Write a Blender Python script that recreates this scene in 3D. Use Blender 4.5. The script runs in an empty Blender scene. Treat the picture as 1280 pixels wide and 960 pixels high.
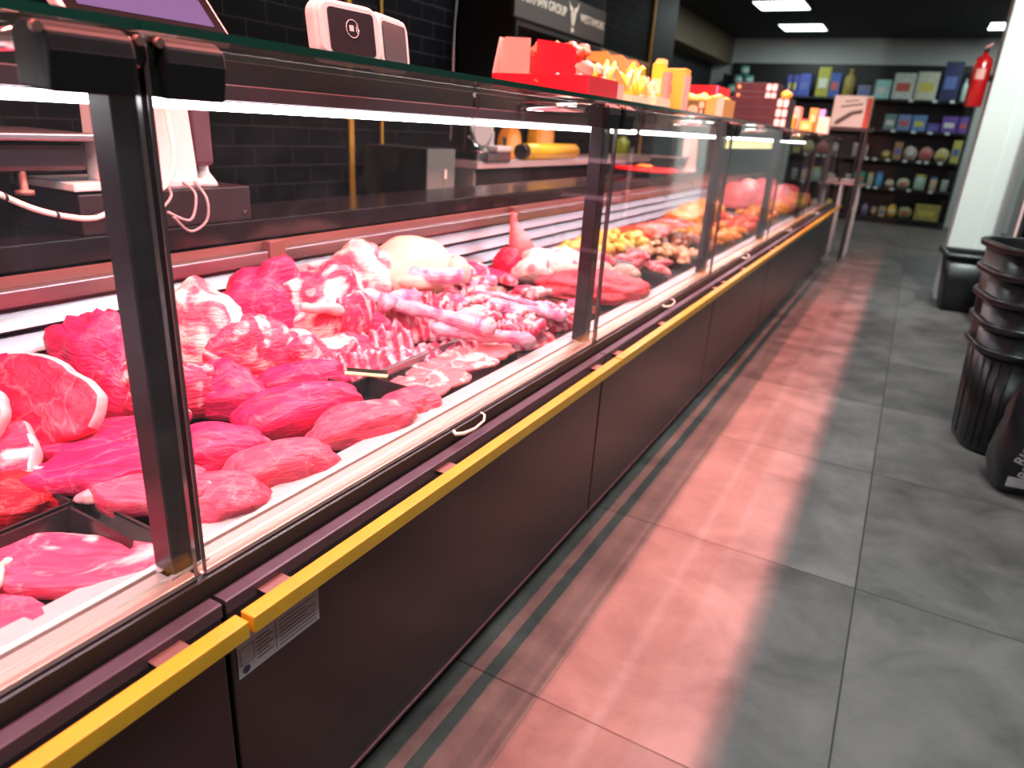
import bpy, bmesh, math, random
from mathutils import Vector, Matrix, noise
PI = math.pi
rnd = random.Random(7)
C = bpy.context.scene.collection
sc = bpy.context.scene

# ------------------------------------------------------------------ camera
cd = bpy.data.cameras.new('camera'); cam = bpy.data.objects.new('camera', cd); C.objects.link(cam)
r_ = Vector((0.87090118, 0.48801123, 0.05810495)); u_ = Vector((-0.21914315, 0.27978945, 0.93471608)); f_ = Vector((-0.43989479, 0.82677863, -0.35061328))
m4 = Matrix((r_, u_, -f_)).transposed().to_4x4(); m4.translation = Vector((0, 0, 1.114)); cam.matrix_world = m4
cd.sensor_width = 36; cd.lens = 864.83 / 1280 * 36; cd.clip_start = 0.02; cd.clip_end = 60
cd.dof.use_dof = True; cd.dof.focus_distance = 1.05; cd.dof.aperture_fstop = 4.0
sc.camera = cam
# ------------------------------------------------------------------ world, exposure
w = bpy.data.worlds.new('world'); sc.world = w; w.use_nodes = True
w.node_tree.nodes['Background'].inputs[0].default_value = (.5, .55, .6, 1); w.node_tree.nodes['Background'].inputs[1].default_value = 0.05
sc.view_settings.view_transform = 'Standard'; sc.view_settings.look = 'None'; sc.view_settings.gamma = 1
sc.view_settings.use_curve_mapping = False; sc.view_settings.exposure = 0.0
sc.cycles.use_denoising = True; sc.cycles.max_bounces = 10; sc.cycles.transparent_max_bounces = 24
sc.cycles.caustics_reflective = False; sc.cycles.caustics_refractive = False
sc.cycles.sample_clamp_indirect = 8
# ------------------------------------------------------------------ lights
def area(name, loc, rot, sx, sy, power, col, spread=180):
    l = bpy.data.lights.new(name, 'AREA'); l.shape = 'RECTANGLE'; l.size = sx; l.size_y = sy; l.energy = power; l.color = col
    l.spread = math.radians(spread)
    o = bpy.data.objects.new(name, l); C.objects.link(o); o.location = loc; o.rotation_euler = rot
    return o
CEIL = 2.68
LAMP_X, LAMP_Z = -.85, 2.30
PINK = (1, .27, .235)
for k in range(6):     # pink meat-counter lamps hung above the counter
    area('pink_lamp_light', (LAMP_X, -.1 + k * 1.2, LAMP_Z + .148), (0, 0, 0), .004, 1.14, 46, PINK)
    area('pink_lamp_light', (LAMP_X + .25, -.1 + k * 1.2, LAMP_Z + .148), (0, 0, 0), .004, 1.14, 26, PINK)
PANELS = [(-1.86, 9.9), (-1.86, 11.75), (.72, 11.75), (1.6, 9.2), (.45, 2.3), (.9, 5.3), (.45, -.4), (-3.0, 7.8), (-1.35, 3.6)]  # last one is unseen, added to put white light on the goods
for (x, y) in PANELS:  # ceiling panels
    area('ceiling_panel_light', (x, y, CEIL - .03), (0, 0, 0), .58, .58, 42 if x == -1.35 else (34 if y < 4 else 14) if y < 9 else 11, (.88, 1, .98))
LEDS = [(-1.0, .16), (.2, 1.38), (1.41, 2.45), (2.52, 3.63), (3.72, 4.5), (4.55, 5.25), (5.38, 6.75)]
LED_X, LED_Z = -.88, 1.114
for (a, b) in LEDS:    # white tubes under the glass top
    area('display_tube_light', (LED_X, (a + b) / 2, LED_Z - .012), (0, 0, 0), .012, b - a - .02, 4.7 * (b - a), (1, .82, 1))

# ------------------------------------------------------------------ materials
def nodes(m):
    m.use_nodes = True; return m.node_tree.nodes, m.node_tree.links
def mat(name, col, rough=.5, metal=0, coat=0, spec=.5, var=0, vscale=8, col2=None, bump=0, bscale=60, stretch=(1, 1, 1), emis=0, rvar=0, sss=0):
    m = bpy.data.materials.new(name); N, L = nodes(m); b = N['Principled BSDF']
    b.inputs['Base Color'].default_value = (*col, 1); b.inputs['Roughness'].default_value = rough; b.inputs['Metallic'].default_value = metal
    b.inputs['Coat Weight'].default_value = coat; b.inputs['Coat Roughness'].default_value = .12; b.inputs['Specular IOR Level'].default_value = spec
    if sss:
        b.inputs['Subsurface Weight'].default_value = sss; b.inputs['Subsurface Radius'].default_value = (1, .3, .2); b.inputs['Subsurface Scale'].default_value = .01
    if emis:
        b.inputs['Emission Color'].default_value = (*col, 1); b.inputs['Emission Strength'].default_value = emis
    if var or col2 or bump or rvar:
        tc = N.new('ShaderNodeTexCoord'); mp = N.new('ShaderNodeMapping'); mp.inputs['Scale'].default_value = stretch
        L.new(tc.outputs['Object'], mp.inputs[0])
        if var or col2 or rvar:
            n = N.new('ShaderNodeTexNoise'); n.inputs['Scale'].default_value = vscale; n.inputs['Detail'].default_value = 6; L.new(mp.outputs[0], n.inputs[0])
            cr = N.new('ShaderNodeValToRGB'); c2 = col2 or tuple(c * (1 - var) for c in col)
            cr.color_ramp.elements[0].position = .3; cr.color_ramp.elements[1].position = .7
            cr.color_ramp.elements[0].color = (*c2, 1); cr.color_ramp.elements[1].color = (*col, 1)
            L.new(n.outputs[0], cr.inputs[0]); L.new(cr.outputs[0], b.inputs['Base Color'])
            if rvar:
                mr = N.new('ShaderNodeMapRange'); mr.inputs[3].default_value = rough - rvar; mr.inputs[4].default_value = rough + rvar
                L.new(n.outputs[0], mr.inputs[0]); L.new(mr.outputs[0], b.inputs['Roughness'])
        if bump:
            n2 = N.new('ShaderNodeTexNoise'); n2.inputs['Scale'].default_value = bscale; n2.inputs['Detail'].default_value = 4; L.new(mp.outputs[0], n2.inputs[0])
            bp = N.new('ShaderNodeBump'); bp.inputs['Strength'].default_value = bump; bp.inputs['Distance'].default_value = .004
            L.new(n2.outputs[0], bp.inputs['Height']); L.new(bp.outputs[0], b.inputs['Normal'])
    return m

def meat_mat(name, red, red2, fat, fatlo, fathi, vein=9, fibre=(3, 14, 14), bump=.35, rough=.36, wave=0, sinew=.16):
    """red muscle with fibres and fat; fatlo/fathi place the fat threshold of the large noise"""
    m = bpy.data.materials.new(name); N, L = nodes(m); b = N['Principled BSDF']
    tc = N.new('ShaderNodeTexCoord'); oi = N.new('ShaderNodeObjectInfo')
    ad = N.new('ShaderNodeVectorMath'); ad.operation = 'ADD'; L.new(tc.outputs['Object'], ad.inputs[0])
    mu = N.new('ShaderNodeMath'); mu.operation = 'MULTIPLY'; mu.inputs[1].default_value = 7.3; L.new(oi.outputs['Random'], mu.inputs[0]); L.new(mu.outputs[0], ad.inputs[1])
    n1 = N.new('ShaderNodeTexNoise'); n1.inputs['Scale'].default_value = vein; n1.inputs['Detail'].default_value = 5; n1.inputs['Distortion'].default_value = 1.6; L.new(ad.outputs[0], n1.inputs[0])
    mp = N.new('ShaderNodeMapping'); mp.inputs['Scale'].default_value = fibre; L.new(ad.outputs[0], mp.inputs[0])
    n2 = N.new('ShaderNodeTexNoise'); n2.inputs['Scale'].default_value = 6; n2.inputs['Detail'].default_value = 9; n2.inputs['Distortion'].default_value = 1.1; L.new(mp.outputs[0], n2.inputs[0])
    cr = N.new('ShaderNodeValToRGB'); cr.color_ramp.elements[0].position = .3; cr.color_ramp.elements[0].color = (*red2, 1); cr.color_ramp.elements[1].position = .68; cr.color_ramp.elements[1].color = (*red, 1)
    L.new(n2.outputs[0], cr.inputs[0])
    fr = N.new('ShaderNodeMapRange'); fr.inputs[1].default_value = fatlo; fr.inputs[2].default_value = fathi
    if wave:
        wv = N.new('ShaderNodeTexWave'); wv.bands_direction = 'X'; wv.inputs['Scale'].default_value = wave; wv.inputs['Distortion'].default_value = 3.0; wv.inputs['Detail'].default_value = 3
        L.new(ad.outputs[0], wv.inputs[0])
        mm = N.new('ShaderNodeMath'); mm.operation = 'MULTIPLY_ADD'; mm.inputs[1].default_value = .26; L.new(wv.outputs[1], mm.inputs[0]); L.new(n1.outputs[0], mm.inputs[2])
        sb = N.new('ShaderNodeMath'); sb.operation = 'SUBTRACT'; sb.inputs[1].default_value = .12; L.new(mm.outputs[0], sb.inputs[0]); L.new(sb.outputs[0], fr.inputs[0])
    else: L.new(n1.outputs[0], fr.inputs[0])
    mx = N.new('ShaderNodeMix'); mx.data_type = 'RGBA'; L.new(fr.outputs[0], mx.inputs[0]); L.new(cr.outputs[0], mx.inputs[6]); mx.inputs[7].default_value = (*fat, 1)
    # thin pale sinews
    vo = N.new('ShaderNodeTexVoronoi'); vo.feature = 'DISTANCE_TO_EDGE'; vo.inputs['Scale'].default_value = vein * 1.1
    ds = N.new('ShaderNodeVectorMath'); ds.operation = 'MULTIPLY_ADD'; L.new(n1.outputs[1], ds.inputs[0]); ds.inputs[1].default_value = (.16, .16, .16); L.new(ad.outputs[0], ds.inputs[2]); L.new(ds.outputs[0], vo.inputs[0])
    vr = N.new('ShaderNodeMapRange'); vr.inputs[1].default_value = .0; vr.inputs[2].default_value = .03; vr.inputs[3].default_value = sinew; vr.inputs[4].default_value = 0; L.new(vo.outputs['Distance'], vr.inputs[0])
    m2 = N.new('ShaderNodeMix'); m2.data_type = 'RGBA'; L.new(vr.outputs[0], m2.inputs[0]); L.new(mx.outputs[2], m2.inputs[6]); m2.inputs[7].default_value = (*[f * .8 + q * .2 for f, q in zip(fat, red)], 1)
    L.new(m2.outputs[2], b.inputs['Base Color'])
    bp = N.new('ShaderNodeBump'); bp.inputs['Strength'].default_value = min(1, bump * 1.7); bp.inputs['Distance'].default_value = .008
    L.new(n2.outputs[0], bp.inputs['Height']); L.new(bp.outputs[0], b.inputs['Normal'])
    b.inputs['Roughness'].default_value = rough; b.inputs['Coat Weight'].default_value = .08; b.inputs['Coat Roughness'].default_value = .15
    b.inputs['Specular IOR Level'].default_value = .30
    return m

def glass_mat(name, tint, haze=.0, ior=1.45, scratch=0):
    m = bpy.data.materials.new(name); N, L = nodes(m); N.remove(N['Principled BSDF']); out = N['Material Output']
    tr = N.new('ShaderNodeBsdfTransparent'); tr.inputs[0].default_value = (*tint, 1)
    gl = N.new('ShaderNodeBsdfGlossy'); gl.inputs['Roughness'].default_value = .0; gl.inputs[0].default_value = (1, 1, 1, 1)
    fr = N.new('ShaderNodeFresnel'); ge = N.new('ShaderNodeNewGeometry'); io = N.new('ShaderNodeMapRange')   # thin pane: the same reflectance from both sides
    io.inputs[3].default_value = ior; io.inputs[4].default_value = 1 / ior; L.new(ge.outputs['Backfacing'], io.inputs[0]); L.new(io.outputs[0], fr.inputs[0])
    mx = N.new('ShaderNodeMixShader'); L.new(fr.outputs[0], mx.inputs[0]); L.new(tr.outputs[0], mx.inputs[1]); L.new(gl.outputs[0], mx.inputs[2])
    last = mx.outputs[0]
    if haze:
        df = N.new('ShaderNodeBsdfTranslucent'); df.inputs[0].default_value = (.8, .8, .95, 1)
        tc = N.new('ShaderNodeTexCoord'); n = N.new('ShaderNodeTexNoise'); n.inputs['Scale'].default_value = 9; n.inputs['Detail'].default_value = 9; n.inputs['Distortion'].default_value = 2.5
        L.new(tc.outputs['Object'], n.inputs[0]); mr = N.new('ShaderNodeMapRange'); mr.inputs[1].default_value = .42; mr.inputs[2].default_value = .8; mr.inputs[3].default_value = haze * .3; mr.inputs[4].default_value = haze * 3
        L.new(n.outputs[0], mr.inputs[0]); m3 = N.new('ShaderNodeMixShader'); L.new(mr.outputs[0], m3.inputs[0]); L.new(last, m3.inputs[1]); L.new(df.outputs[0], m3.inputs[2]); last = m3.outputs[0]
    L.new(last, out.inputs[0]); return m

M = {}
M['black_panel'] = mat('black_panel', (.011, .010, .013), .28, var=.35, vscale=3, spec=.45)
M['black'] = mat('black_paint', (.012, .012, .013), .42)
M['black_gloss'] = mat('black_gloss', (.010, .010, .012), .18)
M['black_plastic'] = mat('black_plastic', (.007, .007, .008), .33, bump=.15, bscale=90)
M['tray'] = mat('black_tray', (.02, .018, .02), .22, bump=.3, bscale=25)
M['post'] = mat('black_post', (.020, .014, .018), .36, spec=.4)
M['clamp'] = mat('clamp_black', (.008, .007, .009), .5, spec=.2)
M['bumper'] = mat('bumper_metal', (.15, .09, .12), .42, metal=.6, var=.2, vscale=20)
M['gutter'] = mat('gutter_black', (.018, .014, .014), .35)
M['yellow'] = mat('yellow_paint', (.78, .38, .015), .40, var=.15, vscale=18, coat=.3)
M['steel'] = mat('stainless', (.34, .31, .33), .38, metal=1, var=.12, vscale=5, stretch=(1, .2, 1))
M['steel_soft'] = mat('stainless_soft', (.66, .62, .62), .42, metal=.45, var=.12, vscale=9)
M['alu'] = mat('aluminium', (.85, .78, .74), .33, metal=.75)
M['salmon_alu'] = mat('rosy_aluminium', (.62, .40, .33), .38, metal=.6)
M['chrome'] = mat('chrome', (.8, .75, .75), .12, metal=1)
M['copper_strip'] = mat('copper_strip', (.30, .15, .13), .45, metal=.6)
M['white_plastic'] = mat('white_plastic', (.78, .72, .71), .4)
M['cream_rubber'] = mat('cream_rubber', (.85, .78, .68), .5)
M['wall_white'] = mat('wall_white', (.62, .66, .64), .7, var=.08, vscale=2)
M['ceiling'] = mat('ceiling_black', (.012, .013, .014), .7)
M['gold'] = mat('gold_trim', (.62, .36, .05), .35, metal=.4)
M['screen'] = mat('screen', (.055, .075, .19), .2)
M['dark_screen'] = mat('dark_screen', (.035, .022, .028), .25)
M['grey_panel'] = mat('grey_panel', (.14, .17, .16), .4)
M['red_gloss'] = mat('red_gloss', (.62, .008, .012), .35, coat=.4)
M['ext_red'] = mat('extinguisher_red', (.50, .008, .010), .3, coat=.5)
M['label_paper'] = mat('label_paper', (.50, .46, .48), .6)
M['ink'] = mat('ink', (.06, .04, .05), .6)
M['ink_blue'] = mat('ink_blue', (.03, .04, .12), .6)
M['glass'] = glass_mat('clear_glass', (.97, .985, .975), haze=.003)
M['glass_top'] = glass_mat('top_glass', (.93, .975, .95), haze=.002)
M['glass_edge'] = mat('glass_edge_green', (.004, .045, .03), .12, coat=.5)
M['glass_edge_clear'] = mat('glass_edge_grey', (.10, .08, .075), .15, coat=.6)
M['tube'] = mat('light_tube', (1, .97, 1), .5, emis=14)
M['panel_light'] = mat('panel_light', (.88, 1, .98), .5, emis=5)
M['beef_red'] = meat_mat('beef_red', (.78, .028, .140), (.54, .010, .070), (.95, .62, .64), .66, .82, vein=7)
M['beef_deep'] = meat_mat('beef_deep', (.72, .016, .075), (.55, .008, .04), (.95, .6, .6), .80, .92, vein=7, fibre=(9, 9, 5), bump=.2)
M['beef_pale'] = meat_mat('beef_pale', (.82, .10, .17), (.66, .035, .09), (.97, .70, .66), .62, .80, vein=8)
M['beef_fatty'] = meat_mat('beef_fatty', (.78, .05, .13), (.58, .018, .07), (.95, .70, .68), .52, .66, vein=14, bump=.6)
M['beef_marbled'] = meat_mat('beef_marbled', (.80, .08, .17), (.64, .035, .10), (.97, .68, .66), .58, .70, vein=9, bump=.4)
M['beef_dark'] = meat_mat('beef_dark', (.55, .012, .03), (.30, .006, .012), (.9, .6, .6), .70, .85, vein=9)
M['fatty'] = meat_mat('lamb_fat', (.80, .12, .19), (.68, .05, .11), (.94, .74, .66), .38, .54, vein=11, bump=.5)
M['fatty_red'] = meat_mat('lamb_fat_red', (.78, .05, .14), (.58, .02, .08), (.94, .72, .68), .48, .62, vein=13, bump=.5)
M['rib'] = meat_mat('rib_meat', (.76, .08, .16), (.58, .02, .08), (.90, .58, .63), .44, .66, vein=16, bump=.7, wave=11)
M['bone_strip'] = meat_mat('bone_strip', (.74, .24, .42), (.62, .12, .30), (.82, .62, .72), .38, .60, vein=16, fibre=(2, 30, 30), bump=.6)
M['veal'] = meat_mat('veal', (.85, .20, .22), (.78, .12, .15), (.98, .78, .68), .53, .66, vein=13)
M['mince'] = mat('minced_meat', (.85, .08, .11), .5, col2=(.72, .03, .05), vscale=60, bump=1.0, bscale=120)
M['fat'] = mat('fat_rim', (.86, .52, .50), .4, col2=(.82, .26, .30), vscale=30, bump=.3)
M['bone'] = mat('bone', (.92, .74, .62), .5, col2=(.8, .4, .36), vscale=40)
M['skin'] = mat('chicken_skin', (.78, .60, .44), .45, col2=(.74, .42, .36), vscale=14, bump=.4, bscale=110)
M['curry'] = mat('yellow_marinade', (.90, .46, .05), .35, col2=(.85, .60, .16), vscale=30, coat=.4, bump=.3)
M['orange_marinade'] = mat('orange_marinade', (.92, .24, .02), .35, col2=(.80, .34, .04), vscale=25, coat=.4, bump=.3)
M['cream_marinade'] = mat('cream_marinade', (.88, .62, .34), .4, col2=(.8, .36, .2), vscale=40, coat=.3, bump=.3)
M['pink_marinade'] = mat('pink_meat', (.86, .30, .30), .4, col2=(.78, .12, .14), vscale=26, coat=.3, bump=.3)
M['red_marinade'] = mat('red_marinade', (.72, .05, .03), .35, col2=(.85, .16, .06), vscale=22, coat=.4, bump=.3)
M['brown_marinade'] = mat('brown_marinade', (.22, .05, .03), .35, col2=(.4, .14, .05), vscale=30, coat=.4, bump=.3)
_cols = {}
def plain(name, col, rough=.45, **k):
    if name not in _cols: _cols[name] = mat(name, col, rough, **k)
    return _cols[name]

# floor tiles, wall tiles, ceiling grid
def grid_mat(name, axes, size, off, gw, base, base2, grout, rough, nscale=3, brick=False, bump=.0, spec=.5):
    m = bpy.data.materials.new(name); N, L = nodes(m); b = N['Principled BSDF']; b.inputs['Specular IOR Level'].default_value = spec
    g = N.new('ShaderNodeNewGeometry'); sp = N.new('ShaderNodeSeparateXYZ'); L.new(g.outputs['Position'], sp.inputs[0])
    def M1(op, a, v=None, c=None):
        n = N.new('ShaderNodeMath'); n.operation = op
        if hasattr(a, 'links'): L.new(a, n.inputs[0])
        else: n.inputs[0].default_value = a
        if v is not None:
            if hasattr(v, 'links'): L.new(v, n.inputs[1])
            else: n.inputs[1].default_value = v
        return n.outputs[0]
    co = [sp.outputs[a] for a in axes]
    vv = M1('DIVIDE', M1('SUBTRACT', co[1], off[1]), size[1]); fv = M1('FLOOR', vv)
    uu = M1('DIVIDE', M1('SUBTRACT', co[0], off[0]), size[0])
    if brick: uu = M1('ADD', uu, M1('MULTIPLY', M1('MODULO', fv, 2.0), .5))
    fu = M1('FLOOR', uu)
    du = M1('MULTIPLY', M1('PINGPONG', uu, .5), size[0]); dv = M1('MULTIPLY', M1('PINGPONG', vv, .5), size[1])
    # pingpong(.5) is 0 at tile edges
    edge = M1('MINIMUM', du, dv); mask = M1('LESS_THAN', edge, gw)
    cb = N.new('ShaderNodeCombineXYZ'); L.new(fu, cb.inputs[0]); L.new(fv, cb.inputs[1]); wn = N.new('ShaderNodeTexWhiteNoise'); L.new(cb.outputs[0], wn.inputs[0])
    ns = N.new('ShaderNodeTexNoise'); ns.inputs['Scale'].default_value = nscale; ns.inputs['Detail'].default_value = 9; ns.inputs['Roughness'].default_value = .62; ns.inputs['Distortion'].default_value = .4
    of = N.new('ShaderNodeVectorMath'); of.operation = 'MULTIPLY_ADD'; L.new(wn.outputs[1], of.inputs[0]); of.inputs[1].default_value = (9, 9, 9); L.new(g.outputs['Position'], of.inputs[2]); L.new(of.outputs[0], ns.inputs[0])
    sm = M1('ADD', ns.outputs[0], M1('MULTIPLY', M1('SUBTRACT', wn.outputs[0], .5), .16))
    cr = N.new('ShaderNodeValToRGB'); cr.color_ramp.elements[0].position = .3; cr.color_ramp.elements[0].color = (*base2, 1); cr.color_ramp.elements[1].position = .72; cr.color_ramp.elements[1].color = (*base, 1); L.new(sm, cr.inputs[0])
    mx = N.new('ShaderNodeMix'); mx.data_type = 'RGBA'; L.new(mask, mx.inputs[0]); L.new(cr.outputs[0], mx.inputs[6]); mx.inputs[7].default_value = (*grout, 1); L.new(mx.outputs[2], b.inputs['Base Color'])
    rr = N.new('ShaderNodeMapRange'); rr.inputs[3].default_value = rough - .08; rr.inputs[4].default_value = rough + .12; L.new(ns.outputs[0], rr.inputs[0]); L.new(rr.outputs[0], b.inputs['Roughness'])
    if bump:
        bp = N.new('ShaderNodeBump'); bp.inputs['Strength'].default_value = bump; bp.inputs['Distance'].default_value = .002; L.new(ns.outputs[0], bp.inputs['Height']); L.new(bp.outputs[0], b.inputs['Normal'])
    return m
M['floor'] = grid_mat('floor_tile', (0, 1), (.8, .8), (.106, 1.037), .0022, (.20, .178, .166), (.062, .055, .053), (.02, .013, .01), .46, nscale=4.5, bump=.35)
M['black_tile'] = grid_mat('black_wall_tile', (1, 2), (.20, .075), (.03, .0), .0016, (.0045, .0045, .006), (.0035, .0035, .005), (.045, .038, .045), .48, brick=True, spec=.06)
M['ceil_grid'] = grid_mat('ceiling_tile', (0, 1), (.6, .6), (.12, .25), .012, (.013, .014, .015), (.010, .011, .012), (.022, .024, .026), .7)

# ------------------------------------------------------------------ mesh helpers
def link(name, me, parent=None, loc=None, rot=None):
    o = bpy.data.objects.new(name, me); C.objects.link(o)
    if parent: o.parent = parent
    if loc is not None: o.location = loc
    if rot is not None: o.rotation_euler = rot
    return o
def obj(name, bm, m, parent=None, smooth=False, bev=0, loc=None, rot=None):
    me = bpy.data.meshes.new(name); bm.normal_update(); bm.to_mesh(me); bm.free()
    for x in (m if isinstance(m, (list, tuple)) else [m]): me.materials.append(x)
    if smooth:
        for p in me.polygons: p.use_smooth = True
    o = link(name, me, parent, loc, rot)
    if bev:
        b = o.modifiers.new('bevel', 'BEVEL'); b.width = bev; b.segments = 2; b.limit_method = 'ANGLE'; b.angle_limit = math.radians(40)
    return o
def tag(o, label, cat, group=None, kind=None):
    o['label'] = label
    if cat: o['category'] = cat
    if group: o['group'] = group
    if kind: o['kind'] = kind
    return o
def thing(name, label, cat, loc=(0, 0, 0), rz=0, group=None, rot=None):
    o = link(name, None, None, loc, rot if rot else (0, 0, rz)); o.empty_display_size = .05
    return tag(o, label, cat, group)
def struct(o, label=None):
    o['kind'] = 'structure'
    if label: o['label'] = label
    return o
def box(bm, x0, x1, y0, y1, z0, z1, mi=0, M_=None):
    ps = [(x0, y0, z0), (x1, y0, z0), (x1, y1, z0), (x0, y1, z0), (x0, y0, z1), (x1, y0, z1), (x1, y1, z1), (x0, y1, z1)]
    v = [bm.verts.new(M_ @ Vector(p) if M_ else p) for p in ps]
    for f in ((0, 3, 2, 1), (4, 5, 6, 7), (0, 1, 5, 4), (1, 2, 6, 5), (2, 3, 7, 6), (3, 0, 4, 7)):
        q = bm.faces.new([v[i] for i in f]); q.material_index = mi
    return bm
def bx(*a, **k): return box(bmesh.new(), *a, **k)
def prism(bm, pts, a0, a1, axis='y', mi=0):
    """extrude a closed 2-D outline: axis y -> pts are (x,z); axis x -> (y,z); axis z -> (x,y)"""
    def P(p, t): return {'y': (p[0], t, p[1]), 'x': (t, p[0], p[1]), 'z': (p[0], p[1], t)}[axis]
    A = [bm.verts.new(P(p, a0)) for p in pts]; B = [bm.verts.new(P(p, a1)) for p in pts]; n = len(pts)
    fs = [bm.faces.new(A[::-1]), bm.faces.new(B)]
    for i in range(n): fs.append(bm.faces.new((A[i], A[(i + 1) % n], B[(i + 1) % n], B[i])))
    for f in fs: f.material_index = mi
    bmesh.ops.recalc_face_normals(bm, faces=fs)
    return bm
def tube(bm, pts, r, seg=10, rr=None, mi=0):
    pts = [Vector(p) for p in pts]; rings = []; n = len(pts)
    for i, p in enumerate(pts):
        d = (pts[min(i + 1, n - 1)] - pts[max(i - 1, 0)]).normalized()
        a = d.cross(Vector((0, 0, 1)))
        if a.length < .05: a = d.cross(Vector((1, 0, 0)))
        a.normalize(); b = d.cross(a); q = rr[i] if rr else r
        rings.append([bm.verts.new(p + (a * math.cos(t * 2 * PI / seg) + b * math.sin(t * 2 * PI / seg)) * q) for t in range(seg)])
    for i in range(n - 1):
        for t in range(seg):
            f = bm.faces.new((rings[i][t], rings[i][(t + 1) % seg], rings[i + 1][(t + 1) % seg], rings[i + 1][t])); f.material_index = mi; f.smooth = True
    for R in (rings[0][::-1], rings[-1]): bm.faces.new(R).material_index = mi
    bmesh.ops.recalc_face_normals(bm, faces=bm.faces[:])
    return bm
def lathe(bm, prof, seg=28, mi=0, c=(0, 0)):
    rings = [[bm.verts.new((c[0] + r * math.cos(t * 2 * PI / seg), c[1] + r * math.sin(t * 2 * PI / seg), z)) for t in range(seg)] for r, z in prof]
    for i in range(len(rings) - 1):
        for t in range(seg):
            f = bm.faces.new((rings[i][t], rings[i][(t + 1) % seg], rings[i + 1][(t + 1) % seg], rings[i + 1][t])); f.material_index = mi; f.smooth = True
    bm.faces.new(rings[0][::-1]).material_index = mi; bm.faces.new(rings[-1]).material_index = mi
    bmesh.ops.recalc_face_normals(bm, faces=bm.faces[:])
    return bm
def rrect(w, d, r, n=5):
    out = []
    for cx, cy, a0 in ((w / 2 - r, d / 2 - r, 0), (-w / 2 + r, d / 2 - r, 90), (-w / 2 + r, -d / 2 + r, 180), (w / 2 - r, -d / 2 + r, 270)):
        for k in range(n + 1):
            a = math.radians(a0 + 90 * k / n); out.append((cx + r * math.cos(a), cy + r * math.sin(a)))
    return out
def dup(root, loc, rot=None, label=None, group=None):
    r = root.copy(); C.objects.link(r); r.location = loc
    if rot is not None: r.rotation_euler = rot
    if label: r['label'] = label
    if group: r['group'] = group
    for ch in list(root.children):
        c = ch.copy(); C.objects.link(c); c.parent = r
        for g in list(ch.children):
            d = g.copy(); C.objects.link(d); d.parent = c
    return r

# ------------------------------------------------------------------ the room
YN, YE = -2.5, 13.0
struct(obj('floor', bx(-3.6, 3.2, YN, YE + .2, -.1, 0), M['floor']))
struct(obj('ceiling', bx(-3.6, 3.2, YN, YE + .2, CEIL, CEIL + .1), M['ceil_grid']))
struct(obj('wall_back', bx(-3.6, 3.2, YE, YE + .1, 0, CEIL), M['wall_white']))
struct(obj('wall_left', bx(-2.5, -2.3, YN, 6.56, 0, CEIL), M['black_tile']))
struct(obj('wall_far_left', bx(-3.6, -3.42, 6.56, YE, 0, CEIL), plain('dark_wall', (.03, .032, .034), .6)))
struct(obj('wall_return', bx(-3.42, -2.3, 6.50, 6.56, 0, CEIL), M['black']))
struct(obj('wall_right', bx(3.0, 3.2, YN, YE, 0, CEIL), plain('right_wall', (.30, .30, .29), .7)))
struct(obj('wall_front', bx(-3.6, 3.2, YN - .1, YN, 0, CEIL), plain('front_wall', (.22, .21, .20), .7)))
struct(obj('ceiling_soffit', bx(-3.42, -3.1, 6.6, YE, 2.28, CEIL - .001), plain('soffit_tan', (.20, .15, .09), .6)))
struct(obj('trim_1', bx(-2.30, -2.288, 2.575, 2.605, 0, CEIL), M['gold'], bev=.002))
struct(obj('trim_2', bx(-2.30, -2.288, 2.80, 2.815, 0, CEIL), M['gold'], bev=.002))
struct(obj('trim_3', bx(-2.30, -2.285, 6.53, 6.57, 0, CEIL), M['gold'], bev=.002))
struct(obj('column', bx(.35, .67, 6.45, 6.85, 0, CEIL), plain('column_white', (.72, .75, .72), .6), bev=.004), 'white square column beside the aisle')
struct(obj('trim_column', bx(.52, .535, 6.442, 6.45, .0, CEIL), plain('column_trim', (.8, .82, .78), .5)))
for i, (x, y) in enumerate(PANELS):
    t = thing('ceiling_panel', ['square white ceiling light panel above the staff side, nearer of the two', 'square white ceiling light panel above the staff side, farther of the two', 'white ceiling light panel at the right above the far shelving', 'white ceiling light panel behind the column top', 'ceiling light panel over the aisle beside the counter middle', 'ceiling light panel over the aisle near the column', 'ceiling light panel behind the photographer', 'ceiling light panel above the far left passage', 'unseen ceiling light panel added above the staff side to light the goods'][i], 'ceiling light', (x, y, CEIL))
    obj('frame', bx(-.31, .31, -.31, .31, -.015, -.001), M['black'], t)
    obj('diffuser', bx(-.29, .29, -.29, .29, -.02, -.016), M['panel_light'], t)

# pink lamp troughs above the counter: open below, lip on the aisle side; back lip added to keep light off the wall
for k in range(6):
    y = -.1 + k * 1.2
    t = thing('hanging_counter_lamp', 'black trough lamp hung over the counter, %s from the near end' % ['first', 'second', 'third', 'fourth', 'fifth', 'sixth'][k], 'lamp', (LAMP_X, y, LAMP_Z + .15))
    hb = bmesh.new(); box(hb, -.102, .32, -.6, .6, .004, .02); box(hb, .0455, .0485, -.6, .6, -.15, .004); box(hb, -.102, -.099, -.6, .6, -.15, .004); box(hb, .2985, .3015, -.6, .6, -.25, .004)
    if k == 5: box(hb, -.102, .30, .597, .6, -.15, .004)  # unseen end plate added to block pink light past the counter end
    obj('housing', hb, M['black'], t); obj('tube', bx(.248, .252, -.57, .57, -.0005, .0035), M['tube'], t)
    obj('tube', bx(-.002, .002, -.57, .57, -.0005, .0035), M['tube'], t)
    for s in (-.5, .5): obj('hanger', tube(bmesh.new(), [(0, s, .02), (0, s, CEIL - LAMP_Z - .15)], .003, 6), M['black'], t)

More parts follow.
